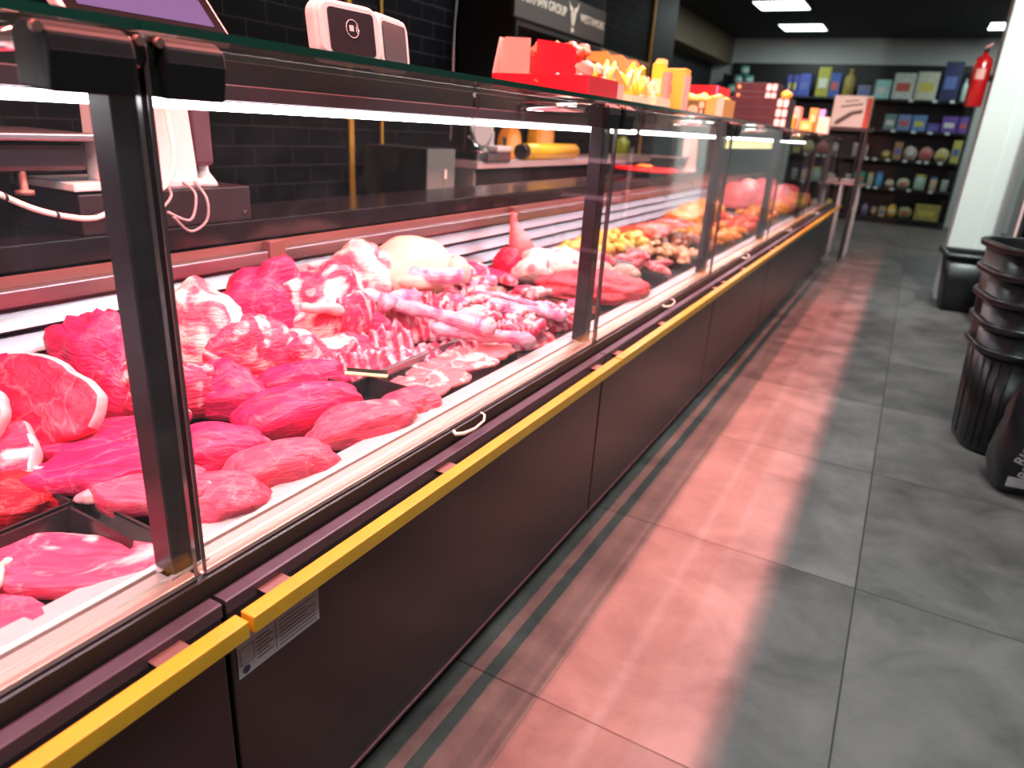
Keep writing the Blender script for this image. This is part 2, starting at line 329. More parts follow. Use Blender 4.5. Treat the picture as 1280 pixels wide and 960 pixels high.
t = thing('ceiling_spotlight', 'small black ceiling spotlight aimed at the white column', 'spotlight', (.75, 4.2, CEIL - .12))
obj('can', lathe(bmesh.new(), [(.045, 0), (.05, .01), (.05, .119)], 20), M['black'], t)
sl = bpy.data.lights.new('spotlight_light', 'SPOT'); sl.energy = 330; sl.color = (.9, 1, .96); sl.spot_size = math.radians(75); sl.spot_blend = .5; sl.shadow_soft_size = .03
so = bpy.data.objects.new('spotlight_light', sl); C.objects.link(so); so.location = (.75, 4.2, CEIL - .13); so.rotation_euler = (Vector((.50, 6.45, 1.2)) - so.location).to_track_quat('-Z', 'Y').to_euler()
# ------------------------------------------------------------------ display counter modules
JY = [-.80, .443, 1.66, 2.886, 4.16, 5.58, 7.09, 7.78]
ORD = ['first', 'second', 'third', 'fourth', 'fifth', 'sixth', 'seventh']
def edge_pane(x0, x1, y0, y1, z0, z1, big, edge_mi=1):
    """pane whose two large faces are glass and whose narrow edges show the edge tint; big = axis of the large normal"""
    bm = bx(x0, x1, y0, y1, z0, z1); bm.normal_update()
    for f in bm.faces: f.material_index = 0 if abs(f.normal[big]) > .9 else edge_mi
    return bm
def clamp(parent, y):
    c = obj('hinge_clamp', prism(bmesh.new(), [(-.684, 1.121), (-.636, 1.117), (-.630, 1.150), (-.632, 1.164), (-.644, 1.172), (-.668, 1.173), (-.684, 1.165)], y - .088, y - .012), M['clamp'], parent, bev=.003)
    obj('hinge_clamp', prism(bmesh.new(), [(-.684, 1.121), (-.636, 1.117), (-.630, 1.150), (-.632, 1.164), (-.644, 1.172), (-.668, 1.173), (-.684, 1.165)], y + .018, y + .086), M['clamp'], parent, bev=.003)
    obj('hinge_hub', tube(bmesh.new(), [(-.657, y - .012, 1.156), (-.657, y + .018, 1.156)], .0150, 16), M['black_gloss'], parent)
    obj('hinge_seam', box(bx(-.6325, -.6300, y - .087, y - .013, 1.1495, 1.1503), -.6325, -.6300, y + .019, y + .085, 1.1495, 1.1503), M['bumper'], parent)
    obj('glass_arm', tube(bmesh.new(), [(-.684, y - .07, 1.160), (-.80, y - .07, 1.158), (-1.02, y - .07, 1.155)], .010, 12), M['chrome'], parent)
    for dy in (-.088, .0, .02):
        obj('screw', tube(bmesh.new(), [(-.640, y + dy - .004, 1.166), (-.634, y + dy - .004, 1.1655)], .0045, 10), M['copper_strip'], parent)
for i in range(len(JY) - 1):
    y0, y1 = JY[i], JY[i + 1]
    t = thing('display_counter', 'black refrigerated meat counter section with yellow rail, %s from the camera' % ORD[i] if i < 6 else 'short last counter section at the far end with yellow rail', 'display counter', (0, 0, 0), 0, 'sections of the glass meat counter')
    g = .003
    obj('front_panel', bx(-.70, -.61, y0 + g, y1 - g, .08, .552), M['black_panel'], t, bev=.003)
    obj('kick_strip', bx(-.70, -.648, y0, y1, 0, .08), M['gutter'], t)
    obj('kick_edge', bx(-.612, -.606, y0, y1, .078, .083), M['bumper'], t)
    obj('gutter', prism(bmesh.new(), [(-.645, .5525), (-.632, .5525), (-.636, .580), (-.645, .582)], y0, y1), M['gutter'], t)
    obj('bumper_profile', prism(bmesh.new(), [(-.6285, .5525), (-.6098, .5525), (-.6095, .540), (-.6075, .540), (-.6075, .5575), (-.6095, .5590), (-.6285, .5585)], y0 + g, y1 - g), M['bumper'], t)
    obj('glass_channel', prism(bmesh.new(), [(-.6885, .560), (-.666, .560), (-.666, .5845), (-.669, .5865), (-.686, .5865), (-.6885, .584)], y0 + g, y1 - g), M['alu'], t, bev=.001)
    obj('channel_lip', prism(bmesh.new(), [(-.666, .560), (-.645, .560), (-.645, .5815), (-.650, .5835), (-.657, .5835), (-.666, .5845)], y0 + g, y1 - g), M['salmon_alu'], t)
    obj('groove', bx(-.694, -.6885, y0 + g, y1 - g, .560, .578), M['copper_strip'], t)
    obj('sill', prism(bmesh.new(), [(-.737, .560), (-.694, .560), (-.694, .586), (-.700, .588), (-.734, .586), (-.737, .583)], y0 + g, y1 - g), M['steel_soft'], t, bev=.001)
    obj('deck', bx(-1.37, -.690, y0, y1, .50, .558), M['steel_soft'], t)
    obj('body', bx(-1.37, -.70, y0 + g, y1 - g, .05, .50), M['black'], t)
    # rear air grille and ledge
    obj('rear_panel', bx(-1.375, -1.362, y0, y1, .558, .80), M['black'], t)
    for z in (.575, .622, .669, .716):
        obj('rear_slat', prism(bmesh.new(), [(-1.362, z + .034), (-1.338, z), (-1.334, z + .004), (-1.355, z + .038)], y0, y1), M['steel'], t)
    obj('rear_ledge', bx(-1.362, -1.335, y0, y1, .758, .790), M['steel'], t, bev=.003)
    obj('rear_strip', bx(-1.372, -1.356, y0, y1, .7905, .808), M['copper_strip'], t)
    obj('strip_bracket', bx(-1.357, -1.330, (y0 + y1) / 2 + .15, (y0 + y1) / 2 + .20, .765, .812), M['copper_strip'], t, bev=.001)
    # yellow rail with brackets
    obj('yellow_rail', bx(-.583, -.560, y0 + .003, y1 - .004, .5325, .556), M['yellow'], t, bev=.0015)
    n = 2 if y1 - y0 < 1.4 else 3
    for k in (.07, .46, y1 - y0 - .08) if y1 - y0 > .9 else (.1,):
        obj('rail_bracket', box(bx(-.6085, -.583, y0 + k - .02, y0 + k + .02, .540, .546), -.6075, -.586, y0 + k - .02, y0 + k + .02, .546, .5472, 1), [M['black'], M['copper_strip']], t)
    # glass
    if i < 6:
        gp = obj('front_glass', edge_pane(-.6480, -.6405, y0 + .006, y1 - .006, .5835, 1.166, 0), [M['glass'], M['glass_edge_clear']], t)
        tp = obj('top_glass', edge_pane(-1.050, -.640, y0 + .002, y1 - .002, 1.1745, 1.1835, 2), [M['glass_top'], M['glass_edge']], t)
        obj('post', prism(bmesh.new(), [(p[0] - .684, p[1] + y1 + .0) for p in rrect(.036, .040, .002, 1)], .584, 1.1745, 'z'), M['post'], t)
        obj('post_foot', bx(-.704, -.662, y1 - .026, y1 + .026, .583, .5865), M['steel_soft'], t)
        clamp(t, y1)
    else:
        obj('end_glass', edge_pane(-.6480, -.6405, y0 + .006, y1 - .006, .5835, 1.0, 0), [M['glass'], M['glass_edge_clear']], t)
    if 0 < i < 6:
        ym = y0 + .58 if i == 1 else (y0 + y1) / 2
        obj('pull_strap', tube(bmesh.new(), [(-.636, ym - .045, .579), (-.628, ym - .050, .577), (-.620, ym - .035, .575), (-.614, ym - .005, .576), (-.616, ym + .03, .579), (-.626, ym + .048, .582), (-.637, ym + .052, .583)], .0024, 8, rr=[.004, .0042, .0038, .0026, .0024, .0024, .0024]), M['cream_rubber'], t)
for k, (a, b) in enumerate(LEDS):
    t = thing('light_tube', 'white %s light tube under the glass top, %s from the camera' % ('glowing', ORD[k]), 'light tube', (LED_X, 0, LED_Z), 0)
    obj('diffuser', tube(bmesh.new(), [(0, a, 0), (0, b, 0)], .0065, 12), M['tube'], t)
    obj('housing', bx(-.010, .010, a - .01, b + .01, .008, .030), M['bumper'], t, bev=.002)
    obj('support_strip', bx(-.006, .006, a, b, .030, .0600), M['black'], t)

# rating label on the front panel
t = thing('energy_label', 'white printed energy label stuck on the black panel under the rail gap', 'label', (-.6095, .455, .430))
obj('paper', bx(0, .0008, 0, .142, 0, .062), M['label_paper'], t)
bm = bmesh.new()
for k in range(7): box(bm, .0008, .0011, .068, .136 - (k in (3, 5)) * .02, .006 + k * .0065, .0072 + k * .0065)
for k in range(6): box(bm, .0008, .0011, .030, .058 - (k % 2) * .006, .012 + k * .0062, .0134 + k * .0062)
box(bm, .0008, .0011, .062, .063, .004, .050)
obj('printed_line', bm, M['ink'], t)
obj('heading', bx(.0008, .0011, .076, .118, .0540, .0575), M['ink'], t)
bm = bmesh.new()
for a in ((.004, .026, .018, .0186), (.004, .026, .044, .0446), (.004, .0046, .018, .0446), (.0254, .026, .018, .0446)): box(bm, .0008, .0011, *a)
obj('frame_print', bm, M['ink'], t)
obj('logo', tube(bmesh.new(), [(.0008, .012, .009), (.0012, .012, .009)], .006, 20), M['ink_blue'], t)
# ------------------------------------------------------------------ service worktop and what stands on it
t = thing('service_worktop', 'long glossy black staff worktop behind the meat display', 'worktop')
obj('slab', bx(-1.63, -1.376, -.8, 7.6, .812, .86), M['black_gloss'], t, bev=.003)
obj('cabinet', bx(-1.60, -1.40, -.8, 7.6, .0, .8115), M['black'], t)
# more sections are appended below
# ------------------------------------------------------------------ meat shapes
def sm(a, b, x):
    x = max(0, min(1, (x - a) / (b - a))); return x * x * (3 - 2 * x)
def lump_bm(L, W, H, seed=0, amp=.22, freq=1.6, sub=4, taper=.0, folds=0, flat=.45, fdir=0):
    """lumpy piece lying on z=0, longest along x"""
    bm = bmesh.new(); bmesh.ops.create_icosphere(bm, subdivisions=sub, radius=1)
    s = Vector((seed * 3.17, seed * 1.31, seed * 2.73))
    for v in bm.verts:
        p = v.co.normalized()
        n = noise.noise(p * freq + s) + .45 * noise.noise(p * freq * 2.3 + s * 1.7) + .20 * noise.noise(p * freq * 5 + s) + .09 * noise.noise(p * freq * 11 + s)
        k = 1 + amp * n
        if folds:
            q = p.x if fdir == 0 else (p.y * .8 + p.x * .6)
            k += .07 * math.sin(q * folds + 2.5 * noise.noise(p * 1.5 + s)) * sm(-.2, .5, p.z)
        x, y, z = p.x * k, p.y * k * (1 - taper * p.x), p.z * k * (1 - .6 * taper * p.x)
        if z < -flat: z = -flat + (z + flat) * .12
        v.co = Vector((x * L / 2, y * W / 2, (z + flat) / (1 + flat) * H))
    mz = min(v.co.z for v in bm.verts)
    for v in bm.verts: v.co.z -= mz
    for f in bm.faces: f.smooth = True
    return bm
def slab_bm(L, W, T, seed=0, outline=None, rim=.07, rim_a=(0, 360), seg=64, rings=9, wob=.12, curl=.25):
    """thick slice: face material 0, fat rim material 1 over the angle range rim_a"""
    bm = bmesh.new(); s = seed * 5.3
    def R(a):
        r = 1 + wob * noise.noise(Vector((math.cos(a) * 1.3 + s, math.sin(a) * 1.3, s))) * 1.8 + .03 * noise.noise(Vector((math.cos(a) * 6 + s, math.sin(a) * 6, 1)))
        return r * (outline(a) if outline else 1)
    def zt(x, y): return T * (1 + curl * noise.noise(Vector((x * 9 + s, y * 9, 2))) + .12 * noise.noise(Vector((x * 40 + s, y * 40, 5))))
    prof = [(k / rings * .93, 1.0) for k in range(1, rings + 1)] + [(.975, .93), (1.0, .72), (1.01, .45), (.99, .12), (.95, 0)]
    c = bm.verts.new((0, 0, zt(0, 0))); prev = None; rr = []
    for f, h in prof:
        ring = []
        for i in range(seg):
            a = i / seg * 2 * PI; r = R(a) * f; x, y = math.cos(a) * r * L / 2, math.sin(a) * r * W / 2
            ring.append(bm.verts.new((x, y, zt(x, y) * h)))
        rr.append(ring)
    def isrim(i, f):
        a = (i / seg * 360) % 360; lo, hi = rim_a; inn = lo <= a <= hi if lo <= hi else (a >= lo or a <= hi)
        return inn and f > 1 - rim - .03 * noise.noise(Vector((a * .05, s, 0)))
    for i in range(seg): bm.faces.new((c, rr[0][i], rr[0][(i + 1) % seg]))
    for k in range(len(rr) - 1):
        for i in range(seg):
            q = bm.faces.new((rr[k][i], rr[k + 1][i], rr[k + 1][(i + 1) % seg], rr[k][(i + 1) % seg]))
            if isrim(i, prof[k + 1][0] if prof[k + 1][1] > .8 else 1): q.material_index = 1
    bm.faces.new(rr[-1][::-1])
    for f in bm.faces: f.smooth = True
    return bm
def ribs_bm(L, W, H, n=7, seed=0, arch=.25, sub=(70, 30)):
    """sheet of ribs: bulges across the length with hollows between"""
    bm = bmesh.new(); nx, ny = sub; s = seed * 4.1; top = []; bot = []
    for i in range(nx + 1):
        a = []; b = []
        for j in range(ny + 1):
            u = i / nx * 2 - 1; v = j / ny * 2 - 1
            e = 1 - .12 * noise.noise(Vector((u * 2 + s, 0, 0))) ; wv = W / 2 * (1 - .25 * u * u * .6) * e
            lx = L / 2 * (1 - .08 * v * v + .06 * noise.noise(Vector((v * 2, s, 1))))
            x = u * lx + .012 * math.sin(v * 2 + s); y = v * wv
            rim = (1 - abs(u) ** 8) * (1 - abs(v) ** 6)
            bul = .5 + .5 * math.cos((u * n + .5 * v + 1.5 * noise.noise(Vector((u * 2.2, v * 2.2, s)))) * PI)
            z = H * (.25 + (1 - v * v) * arch + (.10 + .16 * abs(noise.noise(Vector((s, u * 2, v * 2))))) * 1.5 * bul + .42 * noise.noise(Vector((u * 5 + s, v * 4, 3)))) * (.25 + .75 * max(rim, 0))
            a.append(bm.verts.new((x, y, max(z, .002)))); b.append(bm.verts.new((x * .97, y * .97, 0)))
        top.append(a); bot.append(b)
    for i in range(nx):
        for j in range(ny):
            bm.faces.new((top[i][j], top[i + 1][j], top[i + 1][j + 1], top[i][j + 1])); bm.faces.new((bot[i][j], bot[i][j + 1], bot[i + 1][j + 1], bot[i + 1][j]))
    for i in range(nx):
        bm.faces.new((top[i][0], bot[i][0], bot[i + 1][0], top[i + 1][0])); bm.faces.new((top[i][ny], top[i + 1][ny], bot[i + 1][ny], bot[i][ny]))
    for j in range(ny):
        bm.faces.new((top[0][j], top[0][j + 1], bot[0][j + 1], bot[0][j])); bm.faces.new((top[nx][j], bot[nx][j], bot[nx][j + 1], top[nx][j + 1]))
    for f in bm.faces: f.smooth = True
    bmesh.ops.recalc_face_normals(bm, faces=bm.faces[:])
    return bm
def strip_bm(L, r, seed=0, sag=.0, n=26):
    s = seed * 3.3; pts = []; rr = []
    for i in range(n + 1):
        u = i / n
        pts.append((L * (u - .5), .014 * noise.noise(Vector((u * 2.2 + s, 0, 0))), r * .9 + .006 * noise.noise(Vector((u * 3, s, 0))) - sag * (u - .5) ** 2))
        rr.append(r * (.75 + .35 * noise.noise(Vector((u * 5 + s, 1, 0))) + .35 * math.exp(-((u - .0) / .08) ** 2) + .3 * math.exp(-((u - 1) / .1) ** 2)) * min(1, .35 + 8 * u, .35 + 8 * (1 - u)))
    bm = tube(bmesh.new(), pts, r, 16, rr)
    for f in bm.faces: f.smooth = True
    return bm
def place(o, loc, rz=0, rot=None):
    o.location = loc; o.rotation_euler = rot if rot else (0, 0, math.radians(rz)); return o
def muscle(name, label, loc, L, W, H, rz, m, seed, cat='meat', rot=None, **k):
    o = obj(name, lump_bm(L, W, H, seed, **k), M[m]); tag(o, label, cat); return place(o, loc, rz, rot)
def bonebit(parent, loc, r, h, rot=(0, 0, 0), name='bone'):
    return obj(name, lathe(bmesh.new(), [(r * .9, 0), (r, h * .2), (r, h * .8), (r * .85, h), (r * .5, h), (r * .42, h * .6)], 16), M['bone'], parent, loc=loc, rot=rot)

# ------------------------------------------------------------------ trays
def tray(label, x0, x1, y0, y1, rim=.603, base=.5605, m='tray', hollow=True):
    o = thing('meat_tray', label, 'tray', ((x0 + x1) / 2, (y0 + y1) / 2, base)); a, b = (x1 - x0) / 2, (y1 - y0) / 2; h = rim - base; T = .004; s = .012
    obj('tray_floor', bx(-a + s, a - s, -b + s, b - s, 0, T), M[m], o)
    w = bmesh.new()
    for sx in ((-1,) if x1 > -.76 else (-1, 1)): prism(w, [(sx * (a - s), 0), (sx * (a - .003), h), (sx * (a + .001), h), (sx * (a + .001), h - .004), (sx * (a - s + .003), 0)], -b, b, 'y')
    for sy in (-1, 1): prism(w, [(sy * (b - s), 0), (sy * (b - .003), h), (sy * (b + .001), h), (sy * (b + .001), h - .004), (sy * (b - s + .003), 0)], -a, a, 'x')
    obj('tray_wall', w, M[m], o)
    return o
tray('black tray nearest the camera holding the bone-in steaks by the sill', -.885, -.752, .02, .430)
tray('black tray at the left edge holding dark beef and the standing roast', -1.325, -.895, .10, .440)
tray('black tray just past the first post holding smooth pink fillets by the sill', -.905, -.752, .455, 1.06)
tray('black tray behind the smooth fillets holding large folded cutlets', -1.325, -.915, .455, 1.00)
tray('shallow black tray of thin veal slices by the sill', -.90, -.752, 1.075, 1.42, rim=.585)
tray('black tray under the pale chicken and the rib racks', -1.325, -.915, 1.01, 1.93, rim=.59)
tray('black tray by the sill under the bone strips before the second post', -.905, -.752, 1.43, 1.94, rim=.585)
tray('large dark tray past the rib pile holding minced meat and the carcass', -1.325, -.752, 1.955, 2.62, rim=.61)
Z0 = .5655
# ------------------------------------------------------------------ near left
def tb(a): return 1 + .18 * math.cos(a - .4) - .20 * math.exp(-((a - 3.6) / .45) ** 2) + .10 * math.exp(-((a - 2.4) / .5) ** 2)
t = thing('beef_steak', 'flat pink bone-in steak lying in the nearest tray against the sill', 'steak', (-.812, .360, .568), math.radians(30))
obj('lean_meat', slab_bm(.225, .110, .020, 3, tb, rim=.05, rim_a=(40, 120)), [M['beef_marbled'], M['fat']], t)
obj('bone', strip_bm(.075, .007, 5), M['bone'], t, loc=(-.035, -.035, .014), rot=(0, 0, math.radians(-62)))
t = thing('beef_steak', 'second pink steak partly cut off at the bottom left, below the big steak', 'steak', (-.772, .225, .568), math.radians(62))
obj('lean_meat', slab_bm(.17, .10, .018, 8, tb, rim=.08, rim_a=(60, 130)), [M['beef_marbled'], M['fat']], t)
obj('bone', strip_bm(.05, .007, 9), M['bone'], t, loc=(.02, .02, .012), rot=(0, 0, 1.1))
tag(place(obj('meat_scrap', lump_bm(.018, .010, .006, 4, sub=3), M['beef_marbled']), (-.842, .278, .5660), 20), 'tiny scrap of meat on the tray floor between the two steaks', 'meat scrap')
muscle('beef_piece', 'dark red beef piece at the left edge above the empty tray corner', (-.992, .400, Z0), .15, .11, .055, 38, 'beef_dark', 11, amp=.3)
muscle('beef_piece', 'dark glistening beef chunk cut off by the left edge of the view', (-.955, .300, Z0), .13, .10, .05, 60, 'beef_dark', 15, amp=.3)
t = thing('marrow_bone_slice', 'blocky bone-in beef slice with ivory bone at the left edge above the dark beef', 'meat', (-1.055, .425, .615), math.radians(40), rot=(math.radians(38), math.radians(-12), math.radians(52)))
obj('lean_meat', slab_bm(.12, .095, .030, 21, lambda a: 1 / max(abs(math.cos(a)), abs(math.sin(a))) ** .75, rim=.035, rim_a=(0, 360), wob=.08), [M['beef_fatty'], M['fat']], t)
bonebit(t, (-.030, 0, .030), .016, .018)
# standing roast: tilted so the cut face looks toward the aisle
t = thing('beef_roast', 'large deep red roast with white fat rim, left of the first post', 'roast', (-1.100, .520, .662), 0, rot=(math.radians(58), math.radians(-3), math.radians(40)))
obj('lean_meat', slab_bm(.175, .165, .030, 31, lambda a: 1 + .10 * math.cos(3 * a + .5) + .05 * math.cos(2 * a), rim=.035, rim_a=(330, 110), wob=.08, curl=.10), [M['beef_deep'], M['fat']], t)
t = thing('beef_roast', 'red leg slice with white fat ring and round bone, cut off at the left edge', 'roast', (-1.105, .395, .672), 0, rot=(math.radians(60), 0, math.radians(48)))
obj('lean_meat', slab_bm(.165, .165, .03, 33, None, rim=.05, rim_a=(330, 120), wob=.10, curl=.06), [M['beef_deep'], M['fat']], t)
bonebit(t, (-.012, .0, .046), .020, .012)
muscle('flank_piece', 'ragged red flank piece between the big roast and the first post', (-1.215, .690, Z0), .21, .16, .18, 10, 'beef_red', 41, amp=.3, folds=9)
muscle('flank_piece', 'stringy red piece with sinews behind the folded cutlets', (-1.115, .735, Z0), .17, .12, .115, 60, 'beef_fatty', 43, amp=.25, folds=9)
# folded cutlets
def cutlet(label, loc, L, W, rz, m, seed, T=.028, rim=.03, ra=(0, 1), tilt=0, caps=()):
    o = obj('cutlet', slab_bm(L, W, T, seed, None, rim=rim, rim_a=ra, wob=.18, curl=.45), [M[m], M['fat']]); tag(o, label, 'cutlet')
    o.location = loc; o.rotation_euler = (math.radians(tilt), 0, math.radians(rz))
    for k, (fx, fy) in enumerate(caps): obj('fat_edge', lump_bm(.036, .022, .018, seed + k, sub=3, amp=.3), M['fat'], o, loc=(fx, fy, .008), rot=(0, 0, .6 * k))
    return o
muscle('beef_base_piece', 'broad pink meat fold under the cutlets left of the first post', (-1.030, .560, Z0), .24, .16, .045, 70, 'beef_pale', 51, amp=.15, folds=6)
cutlet('long smooth cutlet lying below the big roast', (-1.030, .570, .604), .235, .12, 72, 'beef_red', 52, T=.022)
cutlet('wide pink cutlet in the middle left of the first post', (-.945, .515, .598), .20, .155, 50, 'beef_red', 53, T=.026, caps=((-.085, -.01),))
cutlet('pink cutlet with yellowish fat corner beside the empty tray wall', (-.845, .520, .590), .18, .12, 25, 'beef_pale', 54, T=.030, caps=((-.072, -.020), (-.060, -.042)))
muscle('beef_fillet', 'plump pink fillet against the sill just right of the first post foot', (-.772, .565, Z0), .15, .12, .055, 35, 'beef_pale', 55, amp=.2, folds=4)
muscle('beef_fillet', 'dark pink rounded fillet lying over the fillet by the sill', (-.885, .662, Z0), .175, .10, .068, 50, 'beef_red', 56, amp=.16, taper=.12)
muscle('beef_fillet', 'pale smooth fillet touching the sill, second from the first post', (-.766, .690, Z0), .18, .105, .060, 62, 'beef_pale', 57, amp=.15, taper=.1)
muscle('beef_fillet', 'large glossy rounded fillet in the centre of the near tray', (-.885, .850, Z0), .25, .11, .085, 62, 'beef_red', 58, amp=.13, taper=.1)
muscle('beef_fillet', 'pale fillet touching the sill in front of the glossy fillet', (-.772, .885, Z0), .21, .110, .062, 68, 'beef_pale', 59, amp=.18, taper=-.1)
muscle('beef_fillet', 'pale fillet end by the sill next to the thin veal slices', (-.766, 1.020, Z0), .13, .10, .050, 70, 'beef_pale', 60, amp=.2)
muscle('beef_fillet', 'small pink fillet behind the thin glass edge, left of the gap in the tray', (-.985, .605, Z0), .12, .09, .055, 20, 'beef_pale', 61, amp=.2)
muscle('beef_fillet', 'long pink fillet with silvery sheen behind the black gap', (-1.045, .815, Z0), .185, .10, .072, 30, 'beef_red', 62, amp=.18, folds=5)
muscle('beef_fillet', 'long pink fillet at the back of the glossy fillet', (-1.015, .980, Z0), .20, .09, .062, 62, 'beef_red', 63, amp=.16)
muscle('beef_fillet', 'pinkish triangular piece beside the shoulder chunks', (-1.11, .865, Z0), .13, .09, .075, 20, 'beef_red', 64, amp=.2)
# ------------------------------------------------------------------ back pile of shoulders
muscle('pork_shoulder', 'shoulder chunk with thick white fat just right of the first post', (-1.225, .905, Z0), .19, .17, .20, 60, 'fatty', 71, amp=.2)
muscle('pork_shoulder', 'streaky red chunk in front of the white fat shoulder', (-1.150, .955, Z0), .20, .13, .14, 70, 'beef_fatty', 72, amp=.25, folds=8)
muscle('pork_shoulder', 'striped collar piece with a dark hollow below it', (-1.095, 1.035, Z0), .16, .11, .10, 60, 'fatty_red', 73, amp=.2, folds=6)
muscle('pork_shoulder', 'red folded shoulder piece at the back of the pile', (-1.245, 1.085, Z0), .23, .15, .215, 80, 'beef_red', 74, amp=.26, folds=7, fdir=1)
t = thing('lamb_shoulder', 'large shoulder with white rib side and round red muscle end', 'meat', (-1.190, 1.215, Z0), math.radians(62))
obj('muscle', lump_bm(.27, .17, .205, 75, amp=.2, folds=5, fdir=1), M['fatty_red'], t)
obj('muscle_end', lump_bm(.11, .10, .10, 76, amp=.22, folds=6), M['fatty_red'], t, loc=(.06, -.060, .055))
obj('fat_flap', strip_bm(.20, .016, 77), M['fat'], t, loc=(.01, -.085, .105), rot=(0, .25, .35))
t = thing('lamb_shoulder', 'white fatted shoulder curling over a dark red inside, in front of the pale chicken', 'meat', (-1.215, 1.395, Z0), math.radians(75))
obj('muscle', lump_bm(.20, .16, .225, 78, amp=.2), M['fatty'], t)
obj('muscle_end', lump_bm(.07, .07, .09, 79, amp=.15), M['beef_red'], t, loc=(.045, -.045, .03))
muscle('beef_piece', 'small red piece tucked under the rolled shoulder', (-1.095, 1.285, Z0), .12, .07, .095, 40, 'beef_red', 80, amp=.2)
muscle('pork_piece', 'pink striped piece between the rolled shoulder and the rib pile', (-1.075, 1.165, Z0), .17, .08, .068, 62, 'fatty_red', 81, amp=.2, folds=7)
# whole pale chicken
def chicken(label, loc, rz, s=1.0, seed=90):
    t = thing('chicken', label, 'chicken', loc, math.radians(rz))
    obj('breast', lump_bm(.25 * s, .155 * s, .135 * s, seed, amp=.10, freq=1.1, taper=.12), M['skin'], t)
    for sy in (-1, 1):
        obj('drumstick', lump_bm(.11 * s, .06 * s, .06 * s, seed + 1 + sy, amp=.1, taper=.25, sub=3), M['skin'], t, loc=(.09 * s, sy * .055 * s, .03 * s), rot=(0, .1, sy * -.5))
        obj('wing', lump_bm(.09 * s, .032 * s, .03 * s, seed + 5 + sy, amp=.15, sub=3), M['skin'], t, loc=(-.06 * s, sy * .073 * s, .04 * s), rot=(0, .1, sy * .3))
    return t
chicken('whole plucked pale chicken on top at the back of the pile', (-1.185, 1.590, .635), 80, 1.22)
chicken('small pale poultry back rounding out in front of the red slab', (-1.125, 1.850, .575), 60, .62, 97)
t = thing('lamb_chop', 'round lamb chops with white fat rings right of the chicken', 'meat', (-1.205, 1.835, .635), math.radians(85), rot=(math.radians(50), 0, math.radians(60)))
obj('lean_meat', slab_bm(.115, .095, .05, 101, None, rim=.16, rim_a=(0, 300), wob=.08), [M['fatty_red'], M['fat']], t)
t = thing('lamb_chop', 'sliced red chop leaning on the round lamb chops', 'meat', (-1.215, 1.935, .62), 0, rot=(math.radians(48), 0, math.radians(55)))
obj('lean_meat', slab_bm(.12, .10, .045, 103, None, rim=.09, rim_a=(220, 60), wob=.08), [M['beef_red'], M['fat']], t)
t = thing('beef_slab', 'flat red slab leaning against the big dark tray', 'meat', (-1.225, 2.06, .612), 0, rot=(math.radians(12), math.radians(14), math.radians(70)))
obj('lean_meat', slab_bm(.26, .15, .025, 105, None, rim=.03, rim_a=(0, 90)), [M['beef_red'], M['fat']], t)
# ------------------------------------------------------------------ ribs and bone strips
RB = [('rib rack with close stripes lying behind the glossy fillet', (-1.000, 1.110, Z0), .21, .10, .070, 66, 8),
      ('rib rack at the near end of the pile beside the metal tray edge', (-.945, 1.235, Z0), .20, .085, .055, 60, 7),
      ('short striped rib rack under the white shoulder pieces', (-1.060, 1.270, Z0), .17, .11, .082, 58, 7),
      ('large pale rib rack standing above the long bone strip', (-1.085, 1.475, Z0), .20, .15, .130, 75, 8),
      ('rib rack with bright white ribs in the middle of the pile', (-1.015, 1.500, Z0), .19, .10, .100, 50, 8),
      ('red streaked rib piece behind the middle rib rack', (-1.080, 1.660, Z0), .19, .14, .120, 70, 6),
      ('rib piece with a bright red end near the second bone strip', (-.950, 1.600, Z0), .18, .10, .070, 40, 6),
      ('small rib rack along the edge of the big dark tray', (-1.055, 1.855, Z0), .20, .10, .060, 80, 8),
      ('rib trimmings beside the second post, under the big dark tray', (-.900, 1.820, Z0), .20, .10, .055, 40, 7),
      ('row of rib ends along the sill before the second post', (-.810, 1.560, Z0), .22, .08, .042, 60, 7),
      ('low rib pieces behind the veal slices', (-.905, 1.375, Z0), .20, .07, .045, 60, 6),
      ('rib trimmings right at the foot of the second post', (-.805, 1.830, Z0), .18, .08, .040, 75, 6)]
for i, (lb, loc, L, W, H, rz, n) in enumerate(RB):
    tag(place(obj('rib_rack', ribs_bm(L * 1.06, W * 1.1, H * .86, n, i + 3, arch=.45), M['rib']), loc, rz), lb, 'ribs')
ST = [('long pale bone strip lying across the rib pile, nearest to the camera', (-.985, 1.365, .648), .38, .024, 6, .10),
      ('pale bone strip reaching down to the sill beside the veal slices', (-.835, 1.400, .610), .26, .021, 24, .05),
      ('pale bone strip pointing at the second post', (-.850, 1.655, .622), .23, .018, 10, .05),
      ('thin bone strip above the red rib end', (-.945, 1.700, .636), .20, .013, 8, .05),
      ('knobbly white bone at the top of the rib pile', (-1.080, 1.545, .685), .16, .030, 40, .0),
      ('short thick white bone left of the rib racks', (-1.070, 1.370, .655), .12, .030, 70, .0)]
for i, (lb, loc, L, r, rz, ry) in enumerate(ST):
    o = obj('bone_strip', strip_bm(L, r, i + 2), M['bone_strip']); tag(o, lb, 'bone'); o.location = loc; o.rotation_euler = (0, ry, math.radians(rz))
for i in range(44):
    x, y = -.775 - rnd.random() * .34, 1.47 + rnd.random() * .44
    tag(place(obj('rib_scrap', lump_bm(.05 + rnd.random() * .045, .032 + rnd.random() * .02, .028, i + 30, sub=3, amp=.45), M[('rib', 'fatty', 'fatty_red', 'bone_strip')[i % 4]]), (x, y, .607 + (-.78 - x) * .12), rnd.random() * 180), 'small pink and white rib scrap among the bones before the second post', 'meat scrap', 'small rib scraps before the second post')
